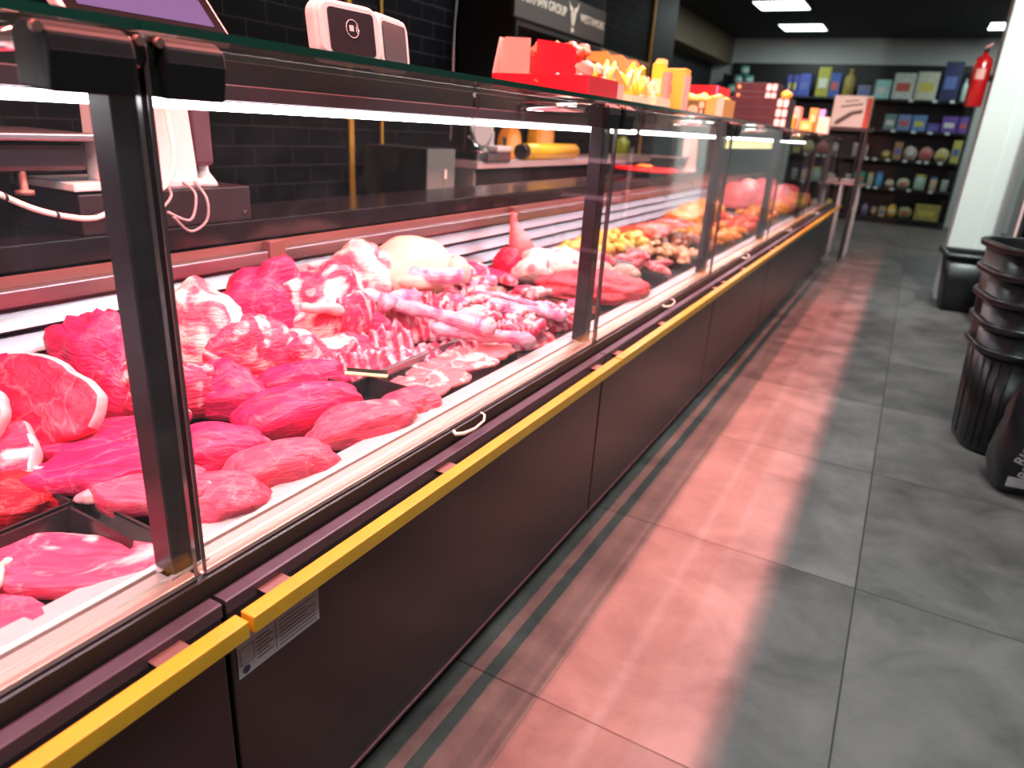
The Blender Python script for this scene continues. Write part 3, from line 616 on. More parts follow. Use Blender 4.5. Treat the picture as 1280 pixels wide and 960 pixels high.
# thin veal slices
for i, (x, y, rz, lb) in enumerate([(-.86, 1.13, 60, 'nearest the camera at the back'), (-.80, 1.10, 70, 'nearest the sill'), (-.865, 1.22, 50, 'behind the others next to the metal tray edge'), (-.80, 1.20, 80, 'middle one at the sill'), (-.85, 1.31, 60, 'under the bone strip'), (-.79, 1.30, 75, 'farther one at the sill'), (-.80, 1.385, 60, 'farthest from the camera')]):
    o = obj('veal_slice', slab_bm(.12, .085, .008, 120 + i, None, rim=.07, rim_a=(0, 200), wob=.25, curl=.6), [M['veal'], M['fat']]); tag(o, 'thin pale veal slice with white edge, ' + lb, 'veal slice'); o.location = (x, y, .568 + .004 * i); o.rotation_euler = (math.radians(4), math.radians(-3), math.radians(rz))
t = thing('price_rail', 'yellow-green lit tag holder lying across the tray edge beside the pale fillet', 'price rail', (-.905, 1.052, .606), math.radians(25))
obj('strip', bx(-.045, .045, -.006, .006, 0, .004), plain('tag_strip', (.85, .9, .45), .4), t, bev=.001)
obj('tag_back', bx(-.043, .043, .006, .0075, 0, .012), M['black'], t)
tag(obj('tray_divider', bx(-.912, -.902, 1.07, 1.44, .585, .603), M['steel'], bev=.001), 'thin shiny metal divider between the rib pile and the veal slices', 'divider')
tag(obj('tray_divider', bx(-1.325, -.76, 1.940, 1.947, .5605, .606), M['brown_marinade'], bev=.001), 'dark reddish divider at the near side of the minced meat tray', 'divider')
# ------------------------------------------------------------------ second tray (beyond the second divider)
muscle('beef_ball', 'ball-shaped bright red beef piece at the back beside the carcass', (-1.235, 2.235, .572), .125, .12, .115, 30, 'beef_deep', 141, amp=.08)
t = thing('lamb_carcass', 'small whole carcass with its neck standing up behind the second post', 'carcass', (-1.095, 2.33, .572), math.radians(55))
obj('body', lump_bm(.34, .19, .125, 151, amp=.18, folds=8), M['fatty'], t)
obj('neck', tube(bmesh.new(), [(-.09, .09, .09), (-.10, .11, .15), (-.11, .125, .185), (-.115, .13, .215), (-.115, .13, .235)], .02, 14, rr=[.055, .036, .018, .012, .015]), M['pink_marinade'], t)
obj('leg', lump_bm(.18, .05, .05, 153, amp=.1, taper=-.2), M['skin'], t, loc=(.03, -.125, .035), rot=(0, 0, -.45))
muscle('folded_pork', 'pink folded piece beyond the carcass', (-1.03, 2.50, .572), .20, .13, .105, 40, 'fatty_red', 155, amp=.2)
o = obj('minced_meat', lump_bm(.40, .27, .085, 161, amp=.16, freq=2.6, flat=.35, sub=5), M['mince']); tag(o, 'broad mound of bright red minced meat in the large dark tray', 'minced meat', kind='stuff'); place(o, (-.885, 2.20, .570), 36)
chicken('pale poultry piece beyond the second post above the minced meat', (-.965, 2.455, .585), 50, .50, 171)
chicken('rounder pale poultry piece at the far side of the minced meat', (-.880, 2.520, .585), 20, .42, 175)

# ------------------------------------------------------------------ marinated trays beyond the second post
TR = [(-1.05, -.755, 2.66, 2.98, 'tray of pink meat strips along the sill past the second post'), (-1.05, -.755, 3.0, 3.30, 'tray of creamy marinated cubes before the third post'),
      (-1.325, -1.065, 2.66, 3.42, 'tray of yellow marinated chunks at the back before the third post'), (-1.05, -.755, 3.32, 3.66, 'tray of brown marinated pieces at the third post'),
      (-1.325, -1.065, 3.44, 4.25, 'back tray of red fillets past the yellow chunks'), (-1.05, -.755, 3.68, 4.28, 'tray of orange strips between the third and fourth posts'),
      (-1.325, -1.065, 4.27, 5.2, 'back tray of orange cutlets beyond the third post'), (-1.05, -.755, 4.30, 4.95, 'tray of red marinated pieces before the fourth post'),
      (-1.05, -.755, 4.97, 5.75, 'tray of orange rings beyond the fourth post'), (-1.325, -.755, 5.8, 7.5, 'last long tray of wrapped pink meats at the far end')]
for x0, x1, y0, y1, lb in TR: tray(lb, x0, x1, y0, y1, rim=.592)
def chunks(name, label, cat, group, m, region, n, size, zt, dims=(1, .7, .55), seeds=3, sub=2):
    x0, x1, y0, y1 = region; protos = []
    for i in range(n):
        s = size * (.8 + .45 * rnd.random()); L = (rnd.uniform(x0, x1), rnd.uniform(y0, y1), zt + rnd.uniform(0, .045))
        r = (rnd.uniform(-.4, .4), rnd.uniform(-.4, .4), rnd.uniform(0, 6.28))
        if i < seeds:
            o = obj(name, lump_bm(size * dims[0], size * dims[1], size * dims[2], i + len(name), sub=sub + 1, amp=.3), M[m]); tag(o, label, cat, group); protos.append(o)
        else: o = protos[i % seeds].copy(); C.objects.link(o)
        o.location = L; o.rotation_euler = r; o.scale = (s / size,) * 3
chunks('marinated_chunk', 'small yellow marinated chicken chunk in the back tray before the third post', 'meat chunk', 'yellow marinated chunks', 'curry', (-1.30, -1.08, 2.70, 3.38), 95, .055, .578)
chunks('marinated_cube', 'creamy marinated meat cube in the sill tray before the third post', 'meat cube', 'creamy marinated cubes', 'cream_marinade', (-1.03, -.78, 3.02, 3.28), 48, .045, .572)
chunks('meat_strip', 'pink meat strip in the sill tray past the second post', 'meat strip', 'pink meat strips by the sill', 'pink_marinade', (-1.03, -.79, 2.69, 2.95), 26, .085, .572, (1, .35, .3))
chunks('spiced_piece', 'dark brown spiced meat piece at the third post', 'meat piece', 'brown spiced pieces', 'brown_marinade', (-1.03, -.78, 3.35, 3.62), 26, .06, .572)
chunks('orange_strip', 'orange marinated strip between the third and fourth posts', 'meat strip', 'orange marinated strips', 'orange_marinade', (-1.03, -.78, 3.72, 4.25), 55, .07, .574, (1, .45, .4))
chunks('red_piece', 'red marinated piece in the sill tray before the fourth post', 'meat piece', 'red marinated pieces', 'red_marinade', (-1.02, -.80, 4.35, 4.9), 24, .10, .574, (1, .6, .4))
chunks('orange_ring', 'orange ring-shaped snack piece beyond the fourth post', 'snack', 'orange pieces beyond the fourth post', 'orange_marinade', (-1.02, -.80, 5.0, 5.7), 36, .08, .574, (1, .5, .5))
for i in range(5): muscle('pork_fillet', 'long red marinated fillet in the back tray, %s from the camera' % ORD[i], (-1.19 + .01 * i, 3.55 + .14 * i, .568), .25, .085, .085, 12, 'red_marinade' if i % 2 == 0 else 'pink_marinade', 200 + i)
for i in range(7): muscle('orange_cutlet', 'large orange marinated cutlet at the back, %s from the camera' % ORD[i], (-1.19 + .02 * (i % 2), 4.33 + .12 * i, .568 + .03 * (i % 2)), .23, .11, .11, 8 * (i % 3), 'orange_marinade', 210 + i)
W_ = ['nearest the camera', 'second along', 'third along', 'fourth along', 'fifth along', 'sixth along', 'seventh along', 'farthest away']
for i in range(8): muscle('wrapped_sausage_meat', 'large pink wrapped meat at the far end of the display, ' + W_[i], (-1.19 + .16 * (i % 2), 5.9 + .2 * i, .568), .30, .20, .21 - .05 * (i % 2), 30 * (i % 3), ('pink_marinade', 'veal', 'fatty')[i % 3], 220 + i, amp=.2, sub=3)
for i in range(6): muscle('front_cut', 'orange or pink cut by the sill at the far end, ' + W_[i], (-.88, 5.9 + .26 * i, .568), .20, .16, .11, 40 * i, ('orange_marinade', 'pink_marinade')[i % 2], 230 + i, sub=3)
for i, (x, y, lb) in enumerate([(-1.02, 3.00, 'above the pink strips'), (-1.04, 3.44, 'below the red fillets'), (-.98, 3.66, 'left of the third post'), (-.93, 3.68, 'right of the third post'), (-1.02, 4.96, 'beyond the fourth post'), (-.93, 2.64, 'beside the minced meat')]):
    t = thing('price_tag', 'white price tag standing among the trays ' + lb, 'price tag', (x, y, .600), math.radians(15), rot=(0, 0, math.radians(-25)))
    obj('card', bx(-.05, .05, -.001, .001, .0, .032), plain('tag_white', (.85, .82, .8), .5), t)
    obj('foot', bx(-.02, .02, -.006, .006, -.003, .001), M['black'], t)
# red round board on the worktop
t = thing('round_tray', 'flat red round tray with an orange knob standing on the staff worktop', 'tray', (-1.50, 4.42, .8605))
obj('foot', lathe(bmesh.new(), [(.06, 0), (.05, .012), (.05, .022)], 20), M['black'], t)
obj('disc', lathe(bmesh.new(), [(.17, .022), (.205, .028), (.21, .040), (.20, .048), (.05, .050)], 36), M['red_gloss'], t)
obj('knob', lathe(bmesh.new(), [(.055, .050), (.05, .062), (.03, .068)], 20), M['orange_marinade'], t)
# ------------------------------------------------------------------ scale on the worktop
def scale_(label, loc, rz=0, first=True):
    t = thing('weighing_scale', label, 'scale', loc, rz)
    pink = M['white_plastic']
    # tapered column, wide side toward the aisle
    bm = bmesh.new()
    A = [(.02, -.105, .018), (.075, -.105, .018), (.075, .115, .018), (.02, .115, .018)]; B = [(.015, -.092, .33), (.06, -.092, .33), (.06, .105, .33), (.015, .105, .33)]
    va = [bm.verts.new(p) for p in A]; vb = [bm.verts.new(p) for p in B]; bm.faces.new(va[::-1]); bm.faces.new(vb)
    for i in range(4): bm.faces.new((va[i], va[(i + 1) % 4], vb[(i + 1) % 4], vb[i]))
    obj('column', bm, pink, t, bev=.006)
    obj('base_plate', bx(-.09, .085, -.17, .115, .004, .020), pink, t, bev=.003)
    obj('connector_box', bx(.02, .078, .00, .11, -.0, .018), pink, t)
    obj('side_motor', bx(.02, .07, .118, .165, .045, .20), M['bumper'], t, bev=.01)
    obj('round_foot', lathe(bmesh.new(), [(.030, 0), (.026, .010), (.012, .030), (.010, .05)], 18, c=(.04, .155)), pink, t)
    # display head
    hd = obj('display_head', bx(-.014, .014, -.185, .185, -.02, .26), pink, t, bev=.006, loc=(.05, .055, .318), rot=(0, -.72, 0))
    obj('bezel', bx(.0145, .0165, -.175, .175, -.01, .25), M['black_gloss'], hd)
    obj('screen', bx(.0166, .0176, -.150, .150, .008, .24), M['screen'], hd)
    # weighing platform toward the camera side
    obj('load_cell', bx(-.12, .06, -.38, -.12, .040, .090), M['dark_screen'], t, bev=.01)
    obj('weighing_plate', bx(-.17, .085, -.44, -.10, .096, .110), M['steel'], t, bev=.004)
    for x, y in ((.05, -.24), (.05, -.42), (-.14, -.24)): obj('levelling_foot', lathe(bmesh.new(), [(.016, 0), (.016, .008), (.007, .010), (.007, .050)], 14, c=(x, y)), M['copper_strip'], t)
    return t
s0 = scale_('large white scale with tilted purple screen behind the first glass pane', (-1.47, .955, .9405))
t = thing('scale_plinth', 'low black box carrying the large white scale', 'box', (-1.50, .99, .8605))
obj('box', bx(-.125, .115, -.20, .21, 0, .079), plain('plinth_black', (.016, .011, .014), .42), t, bev=.003)
for x, y in ((.116, -.15), (.116, .19)): obj('screw', tube(bmesh.new(), [(x - .002, y, .02), (x + .002, y, .02)], .005, 10), M['chrome'], t)
t = thing('scale_plinth', 'low black shelf box at the left edge of the worktop', 'box', (-1.50, .55, .8605))
obj('box', bx(-.13, .115, -.35, .08, 0, .030), plain('plinth_black', (.016, .011, .014), .42), t, bev=.003)
bm = bmesh.new()
def cat(pts, r, name, m, par=None):
    P = [Vector(p) for p in pts]; out = []
    for i in range(len(P) - 1):
        p0, p1, p2, p3 = P[max(i - 1, 0)], P[i], P[i + 1], P[min(i + 2, len(P) - 1)]
        for k in range(6):
            q = k / 6; out.append(.5 * ((2 * p1) + (-p0 + p2) * q + (2 * p0 - 5 * p1 + 4 * p2 - p3) * q * q + (-p0 + 3 * p1 - 3 * p2 + p3) * q ** 3))
    out.append(P[-1]); return obj(name, tube(bmesh.new(), out, r, 8), m, par)
t = thing('cable', 'thick cream cable drooping in front of the black plinth below the scale', 'cable')
cat([(-1.376, .56, .985), (-1.372, .62, .965), (-1.36, .69, .925), (-1.355, .75, .905), (-1.352, .80, .900), (-1.352, .85, .918), (-1.352, .90, .93), (-1.357, .96, .955), (-1.365, .99, 1.01), (-1.385, 1.0, 1.08), (-1.40, 1.0, 1.16)], .0055, 'cord', M['cream_rubber'], t)
for y, z in ((.60, .972), (.655, .945), (.73, .910), (.80, .901)): obj('cable_tie', tube(bmesh.new(), [(-1.356 - .01 * (y < .7), y - .002, z), (-1.356 - .01 * (y < .7), y + .002, z)], .0075, 10), M['black'], t)
for i, pts in enumerate([[(-1.385, .98, .95), (-1.36, .97, .93), (-1.35, .93, .905), (-1.35, .88, .905), (-1.36, .84, .90)], [(-1.385, 1.02, .955), (-1.36, 1.03, .93), (-1.345, 1.0, .88), (-1.35, .95, .90)], [(-1.385, 1.05, .955), (-1.35, 1.05, .92), (-1.345, 1.04, .875), (-1.35, 1.0, .855), (-1.345, .96, .89)]]):
    tag(cat(pts, .003, 'cable', plain('cable_grey', (.35, .28, .29), .4)), ['thin grey cable running left from under the scale', 'thin grey cable looping down under the scale', 'thin grey cable hanging lowest over the worktop edge'][i], 'cable')
dup(s0, (-1.50, 5.25, .8605), (0, 0, 0), 'far smaller-looking white scale on the worktop behind the third post')
# ------------------------------------------------------------------ payment terminals on the glass top
def terminal(label, loc, rot, sym=True):
    t = thing('payment_terminal', label, 'payment terminal', loc, 0, rot=rot)
    obj('body', prism(bmesh.new(), rrect(.128, .086, .022, 6), -.022, .0, 'x'), M['white_plastic'], t, bev=.004)
    obj('front_frame', prism(bmesh.new(), rrect(.120, .078, .020, 6), .0, .006, 'x'), M['white_plastic'], t, bev=.003)
    obj('screen', prism(bmesh.new(), rrect(.090, .060, .006, 3), .006, .0075, 'x'), M['dark_screen'], t)
    if sym:
        bm = bmesh.new()
        def arc(cx, cz, r, a0, a1, w=.0011):
            n = 14
            for k in range(n):
                a, b = math.radians(a0 + (a1 - a0) * k / n), math.radians(a0 + (a1 - a0) * (k + 1) / n)
                tube(bm, [(.0078, cx + r * math.cos(a), cz + r * math.sin(a)), (.0078, cx + r * math.cos(b), cz + r * math.sin(b))], w * .5, 5)
        arc(0, .005, .0125, 20, 360)
        for r in (.004, .007): arc(.004, .005, r, -50, 50)
        box(bm, .0076, .0082, -.006, .002, .0015, .0095)
        obj('contactless_symbol', bm, M['white_plastic'], t)
    return t
terminal('white payment terminal with contactless symbol standing on the glass top', (-.790, .893, 1.2285), (0, math.radians(-8), math.radians(-6)))
terminal('second terminal turned sideways behind the contactless one', (-.815, 1.025, 1.2285), (0, math.radians(-6), math.radians(14)), sym=False)

# ------------------------------------------------------------------ goods on the glass top
GT = 1.1838
def cardm(c): return plain('card_%d_%d_%d' % tuple(int(q * 99) for q in c), c, .5)
def carton(label, x0, x1, y0, y1, h, col, z=GT):
    """open display carton: floor and four sides"""
    t = thing('display_carton', label, 'carton', ((x0 + x1) / 2, (y0 + y1) / 2, z)); a, b = (x1 - x0) / 2, (y1 - y0) / 2; T = .002
    bm = bmesh.new()
    for q in ((-a, a, -b, b, 0, T), (-a, -a + T, -b, b, T, h), (a - T, a, -b, b, T, h), (-a + T, a - T, -b, -b + T, T, h), (-a + T, a - T, b - T, b, T, h)): box(bm, *q)
    obj('tray', bm, cardm(col), t); return t
def card(t, name, pts, y, col):   # upright card, outline in world x / height over the glass top
    return obj(name, prism(bmesh.new(), [(x - t.location.x, z) for x, z in pts], y - t.location.y - .0012, y - t.location.y + .0012, 'y'), cardm(col), t)
def packets(label, cat, name, group, cols, region, z0, n, size, upright=False, dz=.02):
    x0, x1, y0, y1 = region; pr = {}
    for i in range(n):
        c = cols[i % len(cols)]
        if c not in pr:
            o = obj(name, lump_bm(size[0], size[1], size[2], i + 5, sub=3, amp=.35), plain('wrap_%d_%d_%d' % tuple(int(q * 99) for q in c), c, .3, coat=.6, var=.3, vscale=60)); tag(o, label, cat, group); pr[c] = o
        else: o = pr[c].copy(); C.objects.link(o)
        o.location = (x0 + (x1 - x0) * ((i * .618) % 1), rnd.uniform(y0, y1), z0 + rnd.uniform(0, dz)); o.rotation_euler = (rnd.uniform(-.4, .4), (rnd.uniform(-1.9, -1.2) if upright else rnd.uniform(-.5, .5)), rnd.uniform(-.7, .7))
RED = (.75, .006, .025); YEL = (.92, .72, .05); ORG = (.90, .38, .14); OLV = (.42, .36, .08); PNK = (.88, .55, .46); CRM = (.92, .80, .55)
t = carton('low red display carton with raised red lid on the glass top', -1.02, -.745, 1.70, 1.90, .054, RED)
card(t, 'raised_lid', [(-.932, .050), (-.812, .046), (-.819, .120), (-.835, .130), (-.932, .142)], 1.775, RED)
card(t, 'inner_flap', [(-1.018, .052), (-.930, .054), (-.931, .140), (-1.004, .143), (-1.014, .135)], 1.735, (.62, .38, .32))
obj('side_flap', prism(bmesh.new(), [(-.10, .054), (-.03, .054), (-.03, .142), (-.07, .142)], -.1375, -.1350, 'x'), cardm((.85, .55, .50)), t)
packets('small wrapped sweet lying in the low red carton', 'sweet', 'wrapped_sweet', 'sweets in the red carton', [(.85, .12, .05), (.95, .85, .8), (.9, .1, .1)], (-.99, -.77, 1.715, 1.76), GT + .030, 14, (.040, .022, .02), dz=.01)
packets('orange wrapped sweet showing above the raised red lid', 'sweet', 'wrapped_sweet', 'sweets behind the red lid', [(.85, .12, .05), (.9, .5, .2), (.9, .3, .2)], (-.95, -.82, 1.80, 1.86), GT + .100, 9, (.05, .03, .03), dz=.012)
carton('plain dark red carton hidden behind the raised lid of the red carton', -.96, -.81, 1.79, 1.89, .100, (.3, .02, .02))
packets('cream and yellow sweet at the right end of the red carton', 'sweet', 'cream_sweet', 'pale sweets at the red carton end', [CRM, YEL, PNK], (-.80, -.765, 1.78, 1.86), GT + .045, 6, (.045, .03, .03))
t = carton('pink carton full of crinkled yellow snack packets right of the red carton', -.895, -.79, 1.95, 2.06, .055, PNK)
packets('crinkled yellow snack packet in the pink carton', 'packet', 'snack_packet', 'snacks in the pink carton', [YEL, (.80, .90, .2), CRM, (.9, .85, .5), (.85, .35, .6)], (-.885, -.80, 1.97, 2.04), GT + .035, 26, (.065, .04, .02), True, dz=.045)
t = carton('cream carton with an olive header card and yellow packets', -.93, -.79, 2.14, 2.30, .035, CRM)
card(t, 'olive_header', [(-.905, .040), (-.800, .046), (-.872, .140), (-.885, .152), (-.975, .152), (-.955, .12)], 2.138, OLV); card(t, 'front_strip', [(-.86, .0), (-.848, .0), (-.846, .035), (-.858, .035)], 2.137, (.12, .25, .05))
card(t, 'name_plate', [(-.925, .085), (-.885, .085), (-.885, .098), (-.925, .098)], 2.1365, (.75, .65, .4))
packets('yellow snack packet beside the olive header card', 'packet', 'snack_packet', 'snacks beside the olive card', [YEL, CRM, (.95, .82, .1)], (-.90, -.82, 2.18, 2.27), GT + .03, 18, (.06, .04, .02), True, dz=.06)
t = carton('cream carton with the first orange header card', -.93, -.80, 2.40, 2.54, .045, CRM)
card(t, 'orange_header', [(-.925, .045), (-.845, .050), (-.925, .158), (-.938, .168), (-.985, .168), (-.97, .11)], 2.398, ORG)
packets('bright yellow packet before the first orange header card', 'packet', 'snack_packet', 'snacks before the first orange card', [YEL, (.95, .85, .1), CRM], (-.885, -.83, 2.34, 2.38), GT + .035, 18, (.06, .035, .02), True, dz=.075)
t = carton('pale carton with the second orange header card', -.95, -.84, 2.60, 2.68, .045, CRM)
card(t, 'orange_header', [(-.945, .045), (-.865, .055), (-.950, .160), (-.960, .172), (-1.00, .172), (-.985, .11)], 2.598, ORG)
packets('amber packet before the second orange header card', 'packet', 'snack_packet', 'snacks before the second orange card', [YEL, ORG, CRM], (-.905, -.865, 2.56, 2.585), GT + .03, 14, (.055, .035, .02), True, dz=.055)
t = thing('snack_box', 'tall narrow yellow box with a pink side band among the cartons', 'box', (-.912, 2.73, GT)); obj('box', bx(-.020, .020, -.025, .025, 0, .172), cardm(YEL), t, bev=.002); obj('side_band', bx(.0205, .045, -.02, .02, .0, .145), cardm((.85, .32, .28)), t); obj('slanted_top', prism(bmesh.new(), [(-.015, .172), (.020, .172), (.020, .188), (-.005, .188)], -.025, .025, 'y'), cardm((.95, .85, .3)), t); obj('white_patch', bx(-.018, .018, -.0262, -.0254, .07, .12), cardm(CRM), t)
t = thing('snack_box', 'orange-yellow box with a black picture and a handle hole', 'box', (-.920, 2.92, GT)); obj('box', bx(-.058, .058, -.03, .05, 0, .172), cardm((.92, .56, .08)), t, bev=.002); obj('black_picture', bx(-.030, .012, -.0315, -.0303, .080, .112), M['black'], t); obj('handle_hole', bx(-.025, .010, -.0315, -.0303, .135, .150), cardm((.10, .16, .02)), t); obj('pink_panel', bx(-.032, .010, -.0315, -.0303, .055, .078), cardm((.8, .4, .5)), t); obj('white_panel', bx(-.030, .012, -.0315, -.0303, .008, .048), cardm((.9, .82, .8)), t); obj('pale_side', bx(.0585, .062, -.03, .05, 0, .150), cardm(PNK), t)
t = thing('snack_box', 'low olive-green box with pale rounded shapes lying on the glass top', 'box', (-.905, 3.16, GT)); obj('box', bx(-.10, .085, -.05, .05, 0, .072), cardm((.12, .13, .04)), t, bev=.002)
bm = bmesh.new()
for a, b, c, d in ((-.06, .00, .006, .030), (.01, .052, .010, .050), (.056, .078, .040, .066), (.062, .072, .006, .034)): prism(bm, [(p[0] + (a + b) / 2, p[1] + (c + d) / 2) for p in rrect(b - a, d - c, min(b - a, d - c) * .4, 4)], -.0512, -.0503, 'y')
obj('pale_shape', bm, cardm((.9, .62, .48)), t)
t = carton('yellow and orange open carton beside the olive-green box', -.818, -.745, 3.10, 3.30, .080, (.92, .42, .10)); card(t, 'side_panel', [(-.775, .0), (-.745, .0), (-.745, .078), (-.760, .086), (-.775, .08)], 3.098, (.88, .55, .45))
packets('golden sweet heaped behind the olive-green box', 'sweet', 'golden_sweet', 'golden sweets behind the olive box', [(.92, .55, .03), (.95, .7, .1)], (-1.0, -.78, 3.24, 3.34), GT + .062, 20, (.05, .035, .03))
carton('orange carton holding the golden sweets', -1.02, -.825, 3.22, 3.36, .068, (.9, .45, .05))
carton('plain dark carton under the bright red open carton', -1.03, -.88, 3.50, 3.75, .108, (.10, .03, .03))
t = carton('bright red open carton with a pink left panel, stacked high', -1.02, -.878, 3.50, 3.75, .045, (.80, .01, .03), z=GT + .1085); card(t, 'left_panel', [(-1.045, .0), (-1.018, .0), (-1.018, .076), (-1.040, .078)], 3.498, PNK); card(t, 'lilac_edge', [(-.884, .005), (-.878, .005), (-.878, .045), (-.884, .045)], 3.497, (.55, .4, .9))
CH = plain('choc_box', (.050, .018, .024), .35, var=.3, vscale=30); PK = cardm((.95, .66, .62))
def chocbox(label, x0, x1, y, z, h, npat=2, d=.22):
    t = thing('chocolate_box', label, 'box', ((x0 + x1) / 2, y + d / 2, z)); a = (x1 - x0) / 2; obj('box', bx(-a, a, -d / 2, d / 2, 0, h), CH, t, bev=.001)
    for k in range(npat): obj('pink_pattern', prism(bmesh.new(), [(p[0] + a - .017 - .032 * k, p[1] + h / 2) for p in rrect(.027, h * .82, .009, 3)], -d / 2 - .001, -d / 2 - .0002, 'y'), PK, t)
    obj('orange_spot', tube(bmesh.new(), [(-a + .025, -d / 2, h / 2), (-a + .025, -d / 2 - .001, h / 2)], h * .22, 12), cardm(ORG), t); return t
for k in range(3): chocbox('long dark chocolate box with pink cells, %s of the stack of three' % ('lowest', 'middle', 'topmost')[k], -1.03, -.680, 4.30, GT + k * .0505, .050)
for k in range(2): chocbox('dark chocolate box with pink cells behind the stack of three, %s of two' % ('lower', 'upper')[k], -1.045, -.800, 4.56, GT + .152 + k * .0455, .045)
carton('plain dark carton under the two rear chocolate boxes', -1.04, -.80, 4.56, 4.78, .150, (.06, .02, .02))
tag(obj('orange_sweet', lump_bm(.06, .05, .045, 3, sub=3), cardm((.95, .45, .05))), 'single round orange sweet on top of the stack of three chocolate boxes', 'sweet').location = (-.72, 4.42, GT + .1515)
far = [((-.80, 5.05, .12, .12, .075), (.92, .48, .06), 'amber box after the chocolate stack'), ((-.80, 5.30, .10, .12, .150), (.92, .50, .45), 'pink box behind the amber one'), ((-.70, 5.30, .08, .12, .065), (.93, .55, .1), 'orange box past the amber one'), ((-.71, 5.65, .05, .12, .160), (.92, .40, .10), 'tall orange box on the glass top'), ((-.80, 5.75, .08, .12, .09), (.85, .08, .12), 'red box near the far glass end'), ((-.70, 6.15, .10, .14, .120), (.95, .58, .48), 'large pale pink box near the far glass end'), ((-.76, 6.50, .05, .10, .19), (.45, .35, .8), 'lilac box near the far glass end'), ((-.88, 5.9, .07, .10, .13), (.9, .62, .5), 'cream box at the left of the far sweets')]
for (x, y, wx, wy, h), c, lb in far:
    t = thing('sweet_box', lb, 'box', (x, y, GT)); obj('box', bx(-wx / 2, wx / 2, -wy / 2, wy / 2, 0, h), cardm(c), t, bev=.002); obj('label_patch', bx(-wx / 4, wx / 4, -wy / 2 - .001, -wy / 2 - .0003, h * .25, h * .7), cardm((.95, .8, .4)), t)
# riser and the white gift box at the end of the counter
t = thing('display_riser', 'dark open stand past the counter end carrying the white gift box', 'stand', (-.66, 7.98, 0))
for sx in (-1, 1):
    for sy in (-1, 1): obj('leg', bx(sx * .17 - .01, sx * .17 + .01, sy * .12 - .01, sy * .12 + .01, 0, 1.245), M['black'], t)
obj('board', bx(-.19, .21, -.14, .14, 1.245, 1.280), M['black'], t, bev=.002)
t = thing('gift_box', 'large white box with red end and dark print past the counter end', 'box', (-.665, 7.98, 1.2805)); obj('box', bx(-.17, .17, -.08, .08, 0, .285), plain('gift_white', (.62, .66, .58), .5), t, bev=.003)
obj('red_end', bx(.12, .171, -.0808, -.0803, .0, .27), plain('gift_red', (.6, .06, .02), .5), t)
bm = bmesh.new(); prism(bm, [(-.14, .02), (-.10, .02), (.02, .11), (.10, .13), (.10, .165), (.0, .145), (-.12, .06)], -.0809, -.0803, 'y'); prism(bm, [(-.10, .175), (.09, .205), (.09, .22), (-.10, .19)], -.0809, -.0803, 'y'); prism(bm, [(-.07, .225), (.05, .24), (.05, .25), (-.07, .235)], -.0809, -.0803, 'y')
obj('print', bm, plain('gift_print', (.06, .05, .04), .5), t)
t = thing('light_sign', 'pale yellow lit bar hanging inside the case past the third post', 'sign', (-1.02, 5.3, 0))
obj('bar', bx(-.01, .01, -.85, .85, 1.055, 1.100), plain('lit_yellow', (.85, .80, .30), .5, emis=.9), t, bev=.002); obj('clip', bx(-.012, .012, -.8, -.78, 1.100, 1.108), M['black'], t)
obj('support', bx(-.004, .004, -.8, -.79, .5585, 1.056), M['black'], t)
# ------------------------------------------------------------------ back counter by the wall
t = thing('back_counter', 'black back counter along the tiled wall with grey-green end panel', 'counter', (-2.02, 4.6, 0))
obj('body', bx(-.26, .12, -1.55, 1.8, 0, .90), M['black'], t, bev=.003); obj('top', bx(-.27, .14, -1.57, 1.8, .90, .93), plain('counter_edge', (.45, .38, .38), .4), t); obj('end_panel', bx(-.26, .12, -1.572, -1.551, 0, .899), M['grey_panel'], t)
t = thing('service_unit', 'grey-green metal panel standing behind the worktop left of the slicer', 'cabinet', (-2.05, 2.74, 0)); obj('body', bx(-.22, .145, -.10, .12, 0, .99), M['black'], t, bev=.004); obj('front_cover', bx(.1455, .1505, -.10, .12, .02, .99), M['grey_panel'], t, bev=.001); obj('handle', bx(.151, .158, .03, .042, .86, .90), M['cream_rubber'], t)
t = thing('meat_slicer', 'shiny metal slicing machine on the back counter left of the yellow rolls', 'slicer', (-1.98, 3.22, .9305))
obj('base', prism(bmesh.new(), rrect(.22, .32, .05, 5), 0, .05, 'z'), M['chrome'], t, bev=.006)
obj('blade_guard', tube(bmesh.new(), [(.02, -.07, .16), (.05, -.07, .16)], .10, 30), M['chrome'], t); obj('blade', tube(bmesh.new(), [(.0505, -.07, .16), (.053, -.07, .16)], .085, 30), M['steel_soft'], t)
obj('motor', lathe(bmesh.new(), [(.06, .05), (.06, .14), (.04, .16)], 20, c=(-.04, .08)), M['steel_soft'], t)
obj('carriage', bx(.02, .09, .02, .16, .05, .075), M['white_plastic'], t, bev=.004); obj('knob', tube(bmesh.new(), [(.06, .14, .075), (.06, .14, .12)], .010, 12, rr=[.006, .014]), M['black'], t)
for i, (z, y, L, lb) in enumerate([(.047, 3.95, .66, 'long yellow cylinder with black end lying on the back counter')]):
    t = thing('film_roll', lb, 'roll', (-1.94, y, .9305)); obj('roll', tube(bmesh.new(), [(0, -L / 2, .045), (0, L / 2, .045)], .045, 24), plain('roll_yellow', (.92, .55, .03), .35), t); obj('end_cap', tube(bmesh.new(), [(0, -L / 2 - .05, .045), (0, -L / 2, .045)], .040, 20), M['black'], t)
